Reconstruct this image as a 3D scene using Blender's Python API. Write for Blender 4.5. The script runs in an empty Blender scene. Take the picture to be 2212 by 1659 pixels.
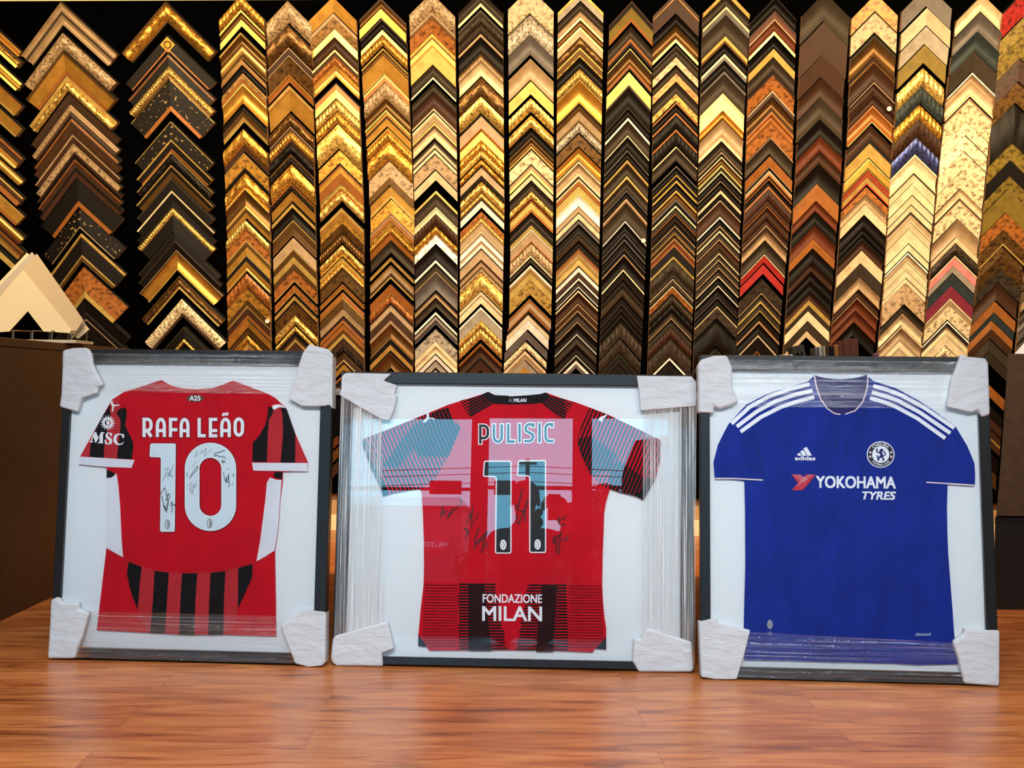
import bpy, bmesh, math, random
from mathutils import Vector, Matrix, geometry
S = bpy.context.scene
COL = S.collection
V = Vector
PI = math.pi

# ------------------------------------------------------------------ helpers
def lin(c):
    c /= 255.0
    return c / 12.92 if c <= 0.04045 else ((c + 0.055) / 1.055) ** 2.4
def rgb(r, g, b):
    return (lin(r), lin(g), lin(b), 1.0)

def new_mat(name):
    m = bpy.data.materials.new(name); m.use_nodes = True
    nt = m.node_tree
    return m, nt, nt.nodes['Principled BSDF']
def noise_node(nt, scale, detail=4.0, stretch=None, rough=0.5):
    tc = nt.nodes.new('ShaderNodeTexCoord'); mp = nt.nodes.new('ShaderNodeMapping')
    nz = nt.nodes.new('ShaderNodeTexNoise')
    nt.links.new(tc.outputs['Object'], mp.inputs['Vector'])
    nt.links.new(mp.outputs['Vector'], nz.inputs['Vector'])
    if stretch: mp.inputs['Scale'].default_value = stretch
    nz.inputs['Scale'].default_value = scale; nz.inputs['Detail'].default_value = detail
    nz.inputs['Roughness'].default_value = rough
    return nz
def ramp(nt, src, stops):
    r = nt.nodes.new('ShaderNodeValToRGB')
    el = r.color_ramp.elements
    while len(el) < len(stops): el.new(0.5)
    for e, (p, c) in zip(el, stops): e.position = p; e.color = c
    nt.links.new(src, r.inputs['Fac'])
    return r
def bump(nt, bs, src, strength, dist=0.002):
    b = nt.nodes.new('ShaderNodeBump'); b.inputs['Strength'].default_value = strength
    b.inputs['Distance'].default_value = dist
    nt.links.new(src, b.inputs['Height']); nt.links.new(b.outputs['Normal'], bs.inputs['Normal'])
    return b
def simple(name, col, rough=0.6, metal=0.0, bump_s=0.0, scale=200, coat=0.0, stretch=None):
    m, nt, bs = new_mat(name)
    bs.inputs['Base Color'].default_value = col; bs.inputs['Roughness'].default_value = rough
    bs.inputs['Metallic'].default_value = metal; bs.inputs['Coat Weight'].default_value = coat
    if bump_s:
        bump(nt, bs, noise_node(nt, scale, stretch=stretch).outputs['Fac'], bump_s)
    return m
def noisy(name, c1, c2, scale, rough=0.6, metal=0.0, stretch=None, bump_s=0.0, p1=0.35, p2=0.65, detail=5):
    m, nt, bs = new_mat(name)
    n = noise_node(nt, scale, detail, stretch)
    r = ramp(nt, n.outputs['Fac'], [(p1, c1), (p2, c2)])
    nt.links.new(r.outputs['Color'], bs.inputs['Base Color'])
    bs.inputs['Roughness'].default_value = rough; bs.inputs['Metallic'].default_value = metal
    if bump_s: bump(nt, bs, n.outputs['Fac'], bump_s)
    return m

def obj(name, bm, mats=(), parent=None, label=None, cat=None, group=None, kind=None, loc=None, smooth=False, recalc=True):
    me = bpy.data.meshes.new(name)
    if recalc and len(bm.faces): bmesh.ops.recalc_face_normals(bm, faces=bm.faces[:])
    bm.to_mesh(me); bm.free()
    if smooth:
        for p in me.polygons: p.use_smooth = True
    for m in (mats if isinstance(mats, (list, tuple)) else [mats]): me.materials.append(m)
    o = bpy.data.objects.new(name, me); COL.objects.link(o)
    if parent is not None: o.parent = parent
    if loc is not None: o.location = loc
    tag(o, label, cat, group, kind)
    return o
def tag(o, label=None, cat=None, group=None, kind=None):
    for k, v in (('label', label), ('category', cat), ('group', group), ('kind', kind)):
        if v: o[k] = v
    return o
def thing(name, label, cat, mw=None, group=None):
    o = bpy.data.objects.new(name, None); o.empty_display_size = 0.05; COL.objects.link(o)
    if mw is not None: o.matrix_world = mw
    return tag(o, label, cat, group)
def B(): return bmesh.new()
def box(bm, x0, x1, y0, y1, z0, z1, mi=0):
    vs = [bm.verts.new((x, y, z)) for x in (x0, x1) for y in (y0, y1) for z in (z0, z1)]
    for f in ((0, 1, 3, 2), (4, 6, 7, 5), (0, 4, 5, 1), (2, 3, 7, 6), (0, 2, 6, 4), (1, 5, 7, 3)):
        bm.faces.new([vs[i] for i in f]).material_index = mi
    return vs
def bev(bm, w, seg=2):
    bmesh.ops.bevel(bm, geom=bm.edges[:], offset=w, segments=seg, affect='EDGES', profile=0.6)
def prism(bm, pts3, d):
    """closed polygon of 3-D points pushed along vector d"""
    a = [bm.verts.new(p) for p in pts3]; b = [bm.verts.new(V(p) + V(d)) for p in pts3]
    n = len(a)
    tri = geometry.tessellate_polygon([[V(p) for p in pts3]])
    for t in tri:
        bm.faces.new([a[i] for i in t]); bm.faces.new([b[i] for i in t])
    for i in range(n): bm.faces.new([a[i], a[(i + 1) % n], b[(i + 1) % n], b[i]])
def slab(bm, loops, yb, yf):
    """flat piece in the local XZ plane: outer loop + holes, from y=yb (back) to y=yf (front)"""
    loops = [[V((p[0], 0, p[1])) for p in l] for l in loops]
    flat = [p for l in loops for p in l]
    fr = [bm.verts.new((p.x, yf, p.z)) for p in flat]; bk = [bm.verts.new((p.x, yb, p.z)) for p in flat]
    tl = [[V((p.x, p.z, 0)) for p in l] for l in loops]
    for t in geometry.tessellate_polygon(tl):
        try: bm.faces.new([fr[i] for i in t]); bm.faces.new([bk[i] for i in t])
        except ValueError: pass
    k = 0
    for l in loops:
        n = len(l)
        for i in range(n):
            try: bm.faces.new([fr[k + i], fr[k + (i + 1) % n], bk[k + (i + 1) % n], bk[k + i]])
            except ValueError: pass
        k += n
def tube(bm, pts, r, n=8, caps=True):
    rings = []
    pts = [V(p) for p in pts]
    for i, p in enumerate(pts):
        t = (pts[min(i + 1, len(pts) - 1)] - pts[max(i - 1, 0)]).normalized()
        a = t.orthogonal().normalized(); b = t.cross(a)
        rr = r[i] if isinstance(r, (list, tuple)) else r
        if rings:   # keep the rings from twisting
            pa = rings[-1][1]; a = (pa - t * pa.dot(t)).normalized(); b = t.cross(a)
        rings.append(([bm.verts.new(p + a * rr * math.cos(2 * PI * k / n) + b * rr * math.sin(2 * PI * k / n)) for k in range(n)], a))
    for (r0, _), (r1, _) in zip(rings, rings[1:]):
        for k in range(n): bm.faces.new([r0[k], r0[(k + 1) % n], r1[(k + 1) % n], r1[k]])
    if caps:
        bm.faces.new(rings[0][0][::-1]); bm.faces.new(rings[-1][0])
def ball(bm, c, r, u=12, v=8, sc=(1, 1, 1)):
    m = Matrix.Translation(c) @ Matrix.Diagonal((sc[0], sc[1], sc[2], 1))
    bmesh.ops.create_uvsphere(bm, u_segments=u, v_segments=v, radius=r, matrix=m)
def lathe(bm, prof, c, n=24):
    rings = []
    for r, z in prof:
        rings.append([bm.verts.new((c[0] + r * math.cos(2 * PI * k / n), c[1] + r * math.sin(2 * PI * k / n), c[2] + z)) for k in range(n)])
    for a, b in zip(rings, rings[1:]):
        for k in range(n): bm.faces.new([a[k], a[(k + 1) % n], b[(k + 1) % n], b[k]])
    bm.faces.new(rings[0][::-1]); bm.faces.new(rings[-1])

# ------------------------------------------------------------------ camera: level, low, slightly rolled
F, ROLL, H = 2400.0, 0.0105, 0.80
CR, SR = math.cos(ROLL), math.sin(ROLL)
CAM = V((0, 0, H))
def ray(px, py):
    u = (px - 1106) / F; v = (py - 829.5) / F
    return V((u * CR + v * SR, 1.0, u * SR - v * CR))
def hit(px, py, p0, n):
    d = ray(px, py)
    return CAM + d * ((p0 - CAM).dot(n) / d.dot(n))
cd = bpy.data.cameras.new('camera'); cam = bpy.data.objects.new('camera', cd); COL.objects.link(cam)
cd.sensor_width = 36; cd.lens = 36 * F / 2212; cd.clip_start = 0.02; cd.clip_end = 200
rx = V((CR, 0, SR)); up = V((-SR, 0, CR)); bk = V((0, -1, 0))
mm = Matrix.Identity(4)
for i, a in enumerate((rx, up, bk)):
    for k in range(3): mm[k][i] = a[k]
mm.translation = CAM
cam.matrix_world = mm
S.camera = cam
S.view_settings.view_transform = 'Standard'; S.view_settings.look = 'None'
S.view_settings.gamma = 1.0; S.view_settings.use_curve_mapping = False
S.view_settings.exposure = 0.0

# ------------------------------------------------------------------ room materials
def floor_material():
    m, nt, bs = new_mat('plank_floor')
    N, Lk = nt.nodes, nt.links
    tc = N.new('ShaderNodeTexCoord')
    mp = N.new('ShaderNodeMapping'); mp.inputs['Rotation'].default_value = (0, 0, -0.03)
    mp.inputs['Location'].default_value = (0.37, 0.06, 0)
    Lk.new(tc.outputs['Object'], mp.inputs['Vector'])
    br = N.new('ShaderNodeTexBrick')
    br.inputs['Scale'].default_value = 1.0; br.inputs['Brick Width'].default_value = 1.22
    br.inputs['Row Height'].default_value = 0.165; br.inputs['Mortar Size'].default_value = 0.0008
    br.inputs['Mortar Smooth'].default_value = 0.3; br.offset = 0.37; br.offset_frequency = 2
    br.inputs['Color1'].default_value = (0.15, 0.15, 0.15, 1); br.inputs['Color2'].default_value = (0.85, 0.85, 0.85, 1)
    br.inputs['Mortar'].default_value = (0.5, 0.5, 0.5, 1)
    Lk.new(mp.outputs['Vector'], br.inputs['Vector'])
    add = N.new('ShaderNodeVectorMath'); add.operation = 'MULTIPLY_ADD'
    add.inputs[1].default_value = (0, 0, 0)
    sc = N.new('ShaderNodeVectorMath'); sc.operation = 'SCALE'; sc.inputs['Scale'].default_value = 7.0
    Lk.new(br.outputs['Color'], sc.inputs[0])
    ad = N.new('ShaderNodeVectorMath'); ad.operation = 'ADD'
    Lk.new(mp.outputs['Vector'], ad.inputs[0]); Lk.new(sc.outputs['Vector'], ad.inputs[1])
    st = N.new('ShaderNodeMapping'); st.inputs['Scale'].default_value = (1.6, 11, 1)
    Lk.new(ad.outputs['Vector'], st.inputs['Vector'])
    n1 = N.new('ShaderNodeTexNoise'); n1.inputs['Scale'].default_value = 1.6; n1.inputs['Detail'].default_value = 9
    n1.inputs['Roughness'].default_value = 0.62; n1.inputs['Distortion'].default_value = 1.3
    Lk.new(st.outputs['Vector'], n1.inputs['Vector'])
    st2 = N.new('ShaderNodeMapping'); st2.inputs['Scale'].default_value = (3.2, 60, 1)
    Lk.new(ad.outputs['Vector'], st2.inputs['Vector'])
    n2 = N.new('ShaderNodeTexNoise'); n2.inputs['Scale'].default_value = 2.2; n2.inputs['Detail'].default_value = 6
    Lk.new(st2.outputs['Vector'], n2.inputs['Vector'])
    r1 = ramp(nt, n1.outputs['Fac'], [(0.28, rgb(112, 54, 26)), (0.41, rgb(182, 100, 50)), (0.54, rgb(208, 126, 68)), (0.74, rgb(228, 154, 96))])
    mx = N.new('ShaderNodeMix'); mx.data_type = 'RGBA'; mx.blend_type = 'MULTIPLY'; mx.inputs['Factor'].default_value = 0.55
    r2 = ramp(nt, n2.outputs['Fac'], [(0.3, (0.55, 0.5, 0.46, 1)), (0.6, (1, 1, 1, 1))])
    Lk.new(r1.outputs['Color'], mx.inputs['A']); Lk.new(r2.outputs['Color'], mx.inputs['B'])
    # knots and streaks
    st3 = N.new('ShaderNodeMapping'); st3.inputs['Scale'].default_value = (2.2, 7.5, 1)
    Lk.new(ad.outputs['Vector'], st3.inputs['Vector'])
    vo = N.new('ShaderNodeTexVoronoi'); vo.inputs['Scale'].default_value = 1.15
    Lk.new(st3.outputs['Vector'], vo.inputs['Vector'])
    rk = ramp(nt, vo.outputs['Distance'], [(0.02, (0.25, 0.17, 0.12, 1)), (0.20, (1, 1, 1, 1))])
    mk = N.new('ShaderNodeMix'); mk.data_type = 'RGBA'; mk.blend_type = 'MULTIPLY'; mk.inputs['Factor'].default_value = 0.75
    Lk.new(mx.outputs['Result'], mk.inputs['A']); Lk.new(rk.outputs['Color'], mk.inputs['B'])
    # per-plank tone + seams
    rp = ramp(nt, br.outputs['Color'], [(0.0, (0.80, 0.80, 0.80, 1)), (1.0, (1.08, 1.08, 1.08, 1))])
    mp2 = N.new('ShaderNodeMix'); mp2.data_type = 'RGBA'; mp2.blend_type = 'MULTIPLY'; mp2.inputs['Factor'].default_value = 1
    Lk.new(mk.outputs['Result'], mp2.inputs['A']); Lk.new(rp.outputs['Color'], mp2.inputs['B'])
    ms = N.new('ShaderNodeMix'); ms.data_type = 'RGBA'; ms.blend_type = 'MULTIPLY'
    ms.inputs['B'].default_value = (0.45, 0.38, 0.34, 1)
    Lk.new(br.outputs['Fac'], ms.inputs['Factor']); Lk.new(mp2.outputs['Result'], ms.inputs['A'])
    Lk.new(ms.outputs['Result'], bs.inputs['Base Color'])
    bs.inputs['Roughness'].default_value = 0.34; bs.inputs['Specular IOR Level'].default_value = 0.45
    bump(nt, bs, n1.outputs['Fac'], 0.12, 0.002)
    return m
M_FLOOR = floor_material()
M_WALL = simple('painted_wall', rgb(176, 140, 96), 0.8, bump_s=0.1, scale=120)
M_CEIL = simple('ceiling_paint', rgb(238, 232, 220), 0.9, bump_s=0.1, scale=90)
M_BASE = simple('baseboard_paint', rgb(236, 214, 172), 0.5)
M_DARK = simple('dark_paint', rgb(58, 44, 36), 0.8, bump_s=0.1, scale=120)
M_BLACKFELT = simple('black_board', rgb(3, 3, 3), 1.0, bump_s=0.3, scale=300)
M_BLACKFELT.node_tree.nodes['Principled BSDF'].inputs['Specular IOR Level'].default_value = 0.0
M_BROWN = noisy('brown_laminate', rgb(64, 44, 26), rgb(74, 52, 31), 30, 0.55)
M_BLACK = simple('black_plastic', rgb(16, 15, 15), 0.45)

# ------------------------------------------------------------------ planes of the wall and of the leaning display board
WB = hit(725, 1145, V((0, 0, 0)), V((0, 0, 1)))            # where wall and floor meet
yw = math.radians(2.5)
EX = V((math.cos(yw), -math.sin(yw), 0)); OUT = V((-math.sin(yw), -math.cos(yw), 0))
TILT = math.radians(14.1)
EY = V((0, 0, 1)) * math.cos(TILT) + OUT * math.sin(TILT)
EN = OUT * math.cos(TILT) - V((0, 0, 1)) * math.sin(TILT)   # board normal, towards the shop
BP = WB + OUT * 0.04 + V((0, 0, 0.20))                      # foot of the board
def board(px, py, d=0.0):
    p = hit(px, py, BP + EN * d, EN) - BP
    return p.dot(EX), p.dot(EY)
def board_matrix(a, b, d=0.0):
    p = BP + EX * a + EY * b + EN * d
    m = Matrix.Identity(4)
    for i, ax in enumerate((EX, -EN, EY)):
        for k in range(3): m[k][i] = ax[k]
    m.translation = p
    return m

# ------------------------------------------------------------------ room shell
XL, XR, YF, CZ = -3.6, 3.6, -3.0, 2.72
bm = B(); box(bm, XL, XR, YF, 6.6, -0.05, 0.0); obj('floor', bm, M_FLOOR, kind='structure')
wb0 = WB - EX * (WB.dot(EX) - XL); 
def wall_mw(p, ax): 
    m = Matrix.Identity(4)
    for i, a in enumerate((ax, ax.cross(V((0, 0, 1))) * -1, V((0, 0, 1)))):
        for k in range(3): m[k][i] = a[k]
    m.translation = p
    return m
MWALL = wall_mw(WB, EX)     # local x along the wall, y into the wall, z up
bm = B(); box(bm, -3.2, 5.2, 0.0, 0.12, 0, CZ); o = obj('wall_back', bm, M_WALL, kind='structure'); o.matrix_world = MWALL
bm = B(); box(bm, -3.2, 5.2, -0.018, -0.001, 0, 0.085); bev(bm, 0.003); o = obj('baseboard_back', bm, M_BASE, kind='structure'); o.matrix_world = MWALL
bm = B(); box(bm, XL, XR, YF, 6.6, CZ - 0.02, CZ + 0.08); obj('ceiling', bm, M_CEIL, kind='structure')
bm = B(); box(bm, XL - 0.1, XL, YF, 6.6, 0, CZ); obj('wall_left', bm, M_DARK, kind='structure')
bm = B(); box(bm, XR, XR + 0.1, YF, 6.6, 0, CZ); obj('wall_right', bm, M_DARK, kind='structure')

# display board: black, foot against the wall, head tipped into the shop
a0, bt = board(-60, 4); a1, _ = board(2270, 4); bb = -0.01
bm = B(); box(bm, -2.45, 3.75, 0.0, 0.03, 0.0, bt)
o = obj('display_board', bm, M_BLACKFELT, label='black sloping display board carrying every frame sample column', cat='display board')
o.matrix_world = board_matrix(0, 0)
# cream trim above the board
bm = B(); box(bm, -2.45, 3.75, -0.004, 0.05, bt + 0.002, bt + 0.085)
o = obj('trim_1', bm, M_BASE, kind='structure'); o.matrix_world = board_matrix(0, 0)
# ------------------------------------------------------------------ frame-corner samples on the board
PAL = {'G': (216, 160, 68, .72, 'gold'), 'Y': (240, 202, 112, .7, 'pale gold'), 'D': (116, 84, 44, .7, 'bronze'),
       'O': (168, 104, 48, .35, 'amber'), 'B': (7, 6, 6, 0, 'black'), 'K': (18, 13, 10, .1, 'blackish'),
       'N': (62, 38, 24, 0, 'brown'), 'M': (98, 48, 27, 0, 'mahogany'), 'R': (158, 40, 38, 0, 'red'),
       'S': (174, 166, 152, .25, 'silver'), 'C': (224, 206, 168, .1, 'cream'), 'W': (246, 242, 234, .1, 'white'),
       'T': (172, 146, 112, .12, 'champagne'), 'U': (60, 51, 41, .25, 'grey-brown'), 'L': (122, 104, 44, .2, 'olive'),
       'P': (236, 140, 142, 0, 'pink'), 'E': (46, 56, 58, .1, 'slate'), 'V': (118, 38, 60, 0, 'burgundy'),
       'I': (72, 84, 150, .6, 'blue-violet'), 'A': (104, 99, 97, .3, 'grey')}
STY = {'p': 'flat', 's': 'scooped', 'c': 'rounded', 'e': 'lipped', 'o': 'carved', 'b': 'beaded', 'r': 'ribbed', 'm': 'mottled', 'f': 'floral'}
_pm = {}
def sample_mat(c, s):
    kind = 'm' if s == 'm' else 'f' if s == 'f' else 'o' if s in 'or' else 'p'
    if (c, kind) in _pm: return _pm[c, kind]
    r, g, b, met, nm = PAL[c]
    m, nt, bs = new_mat('moulding_%s_%s' % (nm.replace(' ', '_').replace('-', '_'), {'m': 'mottled', 'f': 'floral', 'o': 'relief', 'p': 'plain'}[kind]))
    bs.inputs['Metallic'].default_value = met
    bs.inputs['Roughness'].default_value = 0.36 if met > .3 else 0.42
    if c in 'BKNMUAEVRL': bs.inputs['Specular IOR Level'].default_value = 0.22; bs.inputs['Roughness'].default_value = 0.5
    base = rgb(r, g, b); dk = rgb(r * .55, g * .5, b * .45); lt = rgb(min(255, r * 1.12), min(255, g * 1.1), min(255, b * 1.08))
    if kind == 'm':
        n = noise_node(nt, 55, 6, (1, 1, 1), 0.65)
        rp = ramp(nt, n.outputs['Fac'], [(0.36, dk), (0.5, base), (0.66, lt)])
    elif kind == 'f':
        n = noise_node(nt, 60, 1)
        rp = ramp(nt, n.outputs['Fac'], [(0.655, base), (0.70, rgb(150, 124, 80))])
    elif kind == 'o':
        n = noise_node(nt, 90, 3)
        rp = ramp(nt, n.outputs['Fac'], [(0.34, dk), (0.56, base), (0.72, lt)])
    else:
        n = noise_node(nt, 22, 5, (1, 1, 1), 0.6)
        rp = ramp(nt, n.outputs['Fac'], [(0.3, rgb(r * .86, g * .84, b * .82)), (0.62, base)])
    nt.links.new(rp.outputs['Color'], bs.inputs['Base Color'])
    bump(nt, bs, n.outputs['Fac'], 0.12 if kind == 'p' else 0.35, 0.002)
    _pm[c, kind] = m
    return m
M_RAW = noisy('raw_wood_end', rgb(150, 112, 74), rgb(186, 146, 102), 40, 0.8)
M_SIDE = simple('moulding_side', rgb(18, 12, 9), 0.8)

# columns: y -> (left edge, apex, right edge) in photograph pixels; slopes of the two arms; first y; bands
COLS = []
def column(pts, sl, sr, y0, txt, perp=False): COLS.append((pts, sl, sr, y0, txt, perp))
column({0: (-146, -61, 54), 550: (-146, -50, 62)}, 1.35, .92, 7, "Ge5 Oe6 Gs10;Np6 Go12 Ye10 .20;Ye8 Gs14 Ye8 .18 ;Oe5 Gp30 Ye8 .6;Ge4 Gp24 Ye8 .28;Oe8 Ns14 Ge8 Ys14 .3;Ys16 Ge8 .15;Ye5 Nb12 Op16 .6;Ye4 Gp28 Oe8 .5;Ys14 Ge8 Me10;Oe8 Ns8 Oe6 Ye12 .4;Ke10 Ye16", True)
column({0: (53, 138.6, 260), 110: (66, 144.6, 258), 232: (78, 160, 265), 400: (97, 174, 272), 700: (113, 194, 287)}, 1.35, .92, 6,
 "Ts20 Ue6 Ts24 .16;To37;De8 Gp35 Oe12;Yp10 Yo24 .4;Np12 Ue4 Np8;Te4 Tb12 Np8;Ke6 Oe5 Np6;Np8 De4 Np11;Te5 Np14;Te3 Tm16;Ne5 Kp10;Oe4 Np15;Ke5 Np15;Ke4 Kp46 Oe13 .1;Kf41 Te3 .12;Ye7 De3 Kp36 Ye4 De10 .12;Om52 Ye14;Kp30 .2;Ue3 Kp10 Te3 Kp40", True)
column({0: (270, 364, 472), 300: (302, 376, 465), 447: (302, 377, 470), 545: (307, 387, 488), 645: (319, 398, 493), 760: (325, 405, 497)}, 1.17, .98, 6,
 "De4 Go34 De6 .27;Kp28 Oe5 .5;Ne5 Oe3 Kp20;Yr20 De7;Ye2 Kf56 Oe12 .22;Ye2 Kf36;Ye5 Kp16 Oe6;Ye3 Ko25;Ye4 Kp10 De14;Ue5 Kp22;Ce5 Kp15;Ke4 Kp11;Yr18 Kp37;Ue3 Kp14;Ub6 Kp15;Tb3 De4 Gs32 Ye4 .12;De4 Do18 Ye6 .22;Cr30 Ne8 .22;Ue3 Kp20 .2;Yb10 Kp30", True)
column({0: (477, 523, 574), 400: (491, 532, 584), 800: (497, 540, 588)}, 1.15, 1.0, -8,
 "Gr30;Ye5 Ds16 Ye15 .13;Ye5 Ds24 Yc17 De8 Ye3 .2;De10 Ks18 Dm8;Yr4 Oe10;Ye4 Gs40;Ks15 Dp14 Ye3 Yp8 .15;Go34 Ne14 .3;Ye2 Gm29 Ke7 .4;Go32 Yb6;Ds32 Yc9 De6 Gp14 .3;Yr22;Om21 Ye4 De9;Gp19 Ye2 Kp11;Gp15 Yc8 .4;Or31;Gm27;De12 Ye4;Np15 Op10;Gp17 Ke2 Dp14;Go17 Ye14;Ne10 De14")  # second sample: lit and dark parts of its scoop painted as separate bands
column({0: (579, 624, 676), 400: (589, 633, 682), 800: (602, 643, 692)}, 1.08, 1.0, 3,
 "To48 .3;De4 Do45;Te3 Np14 Te3;Dm38;Gb6 Oe12 .6;Ye4 Ye4 Oe3 Gp44 .5;Do26 .2;Te2 Np7 Gr22;Ne4 Ko24;De6 Kb16 Go42;Ob4 Kb12 Gp21 Ke6;Ye8 Ks27 Ye3 Dp13;Dp15 Oe2 .5;Tp25;Ye2 Dp14;Yp15 Dp13;Om22 Ye4 .7;Om14 Ye3 .6;Yp9 Kp5 Dm28;Yo20 .3;Yr12 Kp10;De6 Ye6 Np18")
column({0: (671, 722, 772), 200: (685, 729, 779), 400: (694, 739.5, 787), 800: (694, 745, 788), 1062: (696, 747, 788)}, 1.0, 1.0, -5,
 "Gp23 Ge10 .2;Te8 Dm25;Yp18;Ns27 Ye5;Np8 Oo19 Ys26 .13;Ke3 Oe12 Ye18;Yr28;Gr26 .2;Yo53 .3;Gm27 Kr5;Oe4 Gp14;Op19 Oe2 Yp4;Yr8 Ob3 Yo25 .13;Ye8 Oe4 Ge7 Gm15;Dm19 .2;Dr20 .4;Yo18 Gr10;Ye4 Gr8 Yb11;De4 Dm25 .4;Oe5 Gp7 .6;Op11;Ge4 Dp19;Tp18 .3;Np5 Oe7;Op14;De8 Ye10;Np16 Ko14;De6 Np10 Ye4;Ke5 Gp14 .8;Oe5 Kp11;Np20 .10;Np22 .6;Kp24;Np16 .4;Mp20 .6;Dp22 .8;Np24 .6;Mp22;Dp20 .8;Np22")
column({0: (778, 824, 878), 400: (802, 846, 896), 800: (801, 845, 892)}, 1.02, 1.0, -3,
 "Np5 Ds18 Ge20;Np5 Ks20;Ye10 Gr26 .4;Ye4 Ds11 Gp38 Ye4;Ye4 Oe11;Tr32;De3 Ds26 Ye4;Ge8 Np6 Ge17 .3;Yb5 Gr23;Go42;Tm36 De17;Gp22 Ye6;Gm31 Oe3;Tp6 Oe10;Gm12;Gr15;Op14;Us27 .9;Yp9 .8;Ge4 Tp14;Np6 Ye5 .12;Op20 Ye2;Oo19;Ne4 Tp14;Np18;Tp8 Ds30;Ye2 Kp13;Yp12 Kp5;De4 Ds30 .6;Ne4 Ds20")
column({0: (886, 933, 984), 400: (897, 943, 989), 800: (898, 942, 988)}, 1.0, 1.0, -14,
 "Tr42 Tp5 De8;Om33;Ge6 De6 Ye12;Ge4 Yp38;Us27 Ce5 .8;Us20;Ns34 Te5 .3;Ce6 Te8;Te7 Yc10;Ne4 Cs21 .3;Us10 Ce8;Ue4 Ce8 .2;Tm28 Te4 .3;Cp21 .22;Ye6 Us29 Ce4;Ce11;Nr26;Go19;Wm19;Ks35;We6 Us18 Te3;As38 .5;Ts10 Us22 .10;We6 .3;Se8 As10 .10;Sm26;Ce10 Cs16 .3;Wp11 .3;Sp14 .4;Sp14")
column({0: (991, 1039, 1087), 400: (996, 1041, 1090), 600: (994, 1040, 1086), 800: (992, 1038, 1083)}, 1.0, 1.0, -18,
 "Us26 Ce8 .6;Ue7 Uo24;Ur21;Te6 Ks37;De5 Tb14 Cs29 .3;Do41;Yr36 .2;Kb4 Tp25 Ob5;Ge5 Ye16 Go22;Yr18 .2;Go14 .3;Tp18;Ko12 Yo22;De3 Yb12;Ue4 Wp16 .8;Om14;Yb11;Te3 Tp13;Ce5 Tp6;Wp10 Te3;Te4 We10 .3;Tp5 Te16;Np6 Tp10;De4 Tr9 Yo34 Ye2 .3;Ce8 Tr3;Ce16 .7;We5 Sp24;Yo16;Yr25 .8;Oe6 Ns25;Ke4 Np24")
column({0: (1098, 1145, 1196), 300: (1101, 1148, 1196), 500: (1103, 1148, 1194), 650: (1100, 1144, 1190), 700: (1091, 1139, 1183), 800: (1086, 1131, 1176)}, 1.0, 1.0, -25,
 "Tm43 Cr13;Sr45;As43 .8;Ts46 .3;Yp28 .8;Yr30 .7;Yo26;Ks22 De4;Ds14 Ye6 .3;Cm30 .2;Ts10 Ye8 .3;Ce12 .3;Us20;Yo18 .2;Ob5 Ye7;Ye6 Ob9 .2;Kb8 Ue8 .2;Ue3 Ke3 Ye7;Ce5 Tp22 Ob4;Tr27;Ce4 Us12 .5;We5 Te6;Ge5 Yp17;Ym31 .9;Oe6 Tp14;Ob6 Ue3 .4;Te4 Ce6;Wp23 .3;Ap19 .4;Cr16 .3;Ce8 Tp13;Sp14 Yp16")
column({0: (1205, 1254, 1303), 300: (1202, 1250, 1298), 600: (1201, 1250, 1292), 800: (1196, 1243, 1286)}, 1.0, 1.0, -20,
 "Ye8 Sp15 .2;Us20 Ts13;Ye6 Ds15;Ye6 Tp15 Do23;Ye4 Dp12 Yr5 Ks25;Yr23;Ye3 Gs44 Ye4;Kb5 De12 Tp20;De4 Sr22 .3;Dm27 .3;Gs24 Ye2 .2;Ce5 Ts20 Cp8 Kb5;Ce5 Op5 Ob6;Ye5 Yp10;Ye4 Ws25;Tp13 .2;Cp12;As10 Ks16;Ue4 Us11;De4 Ks16;Ne5 Oe7;Te6 Ye7;Yp14;Ue3 Wp11;Np13;We4 Us14;We3 .5;Ce4 Ne2 Ns22;Te3 Np12;Te3 Us21;Te3 Ks25;We2 Us20 Ks22;We2 Kp10 Wp7 Ap10")
column({0: (1316, 1364, 1410), 200: (1308, 1357, 1404), 400: (1303, 1353, 1398), 600: (1299, 1345, 1390), 800: (1291, 1335, 1379)}, 1.1, 1.15, 3,
 "Ne5 Ke3 Us7 Lp22 Oe9 .8;Us27 Oe7 Ne4 Ke6 .4;Ye3 Kp6 Ds26 Oe6 Ne5 .5;Yp28;Ne5 Ks41;Ue4 Ks20;We6 Us32;Ce3 Ks28;Ae4 Ks18;Ye5 De3 Us27;Ye4 Me3 Us23;Ae3 Ks15;Te6 De4 Us38;We3 Ks24;Ae3 Ks10;Ae3 Ks16;Ae2 Ks10;Te4 Ks29;Ce4 Ks13;Ue3 Ks10;Ue3 Us21;Ne3 Ks17;Ue3 Ks10;Ue3 Ks10;Ue3 Ks12;Ur32 .3;Ur32;Ue3 Kp10;Ue3 Kp12;Ue3 Kp12")
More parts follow.
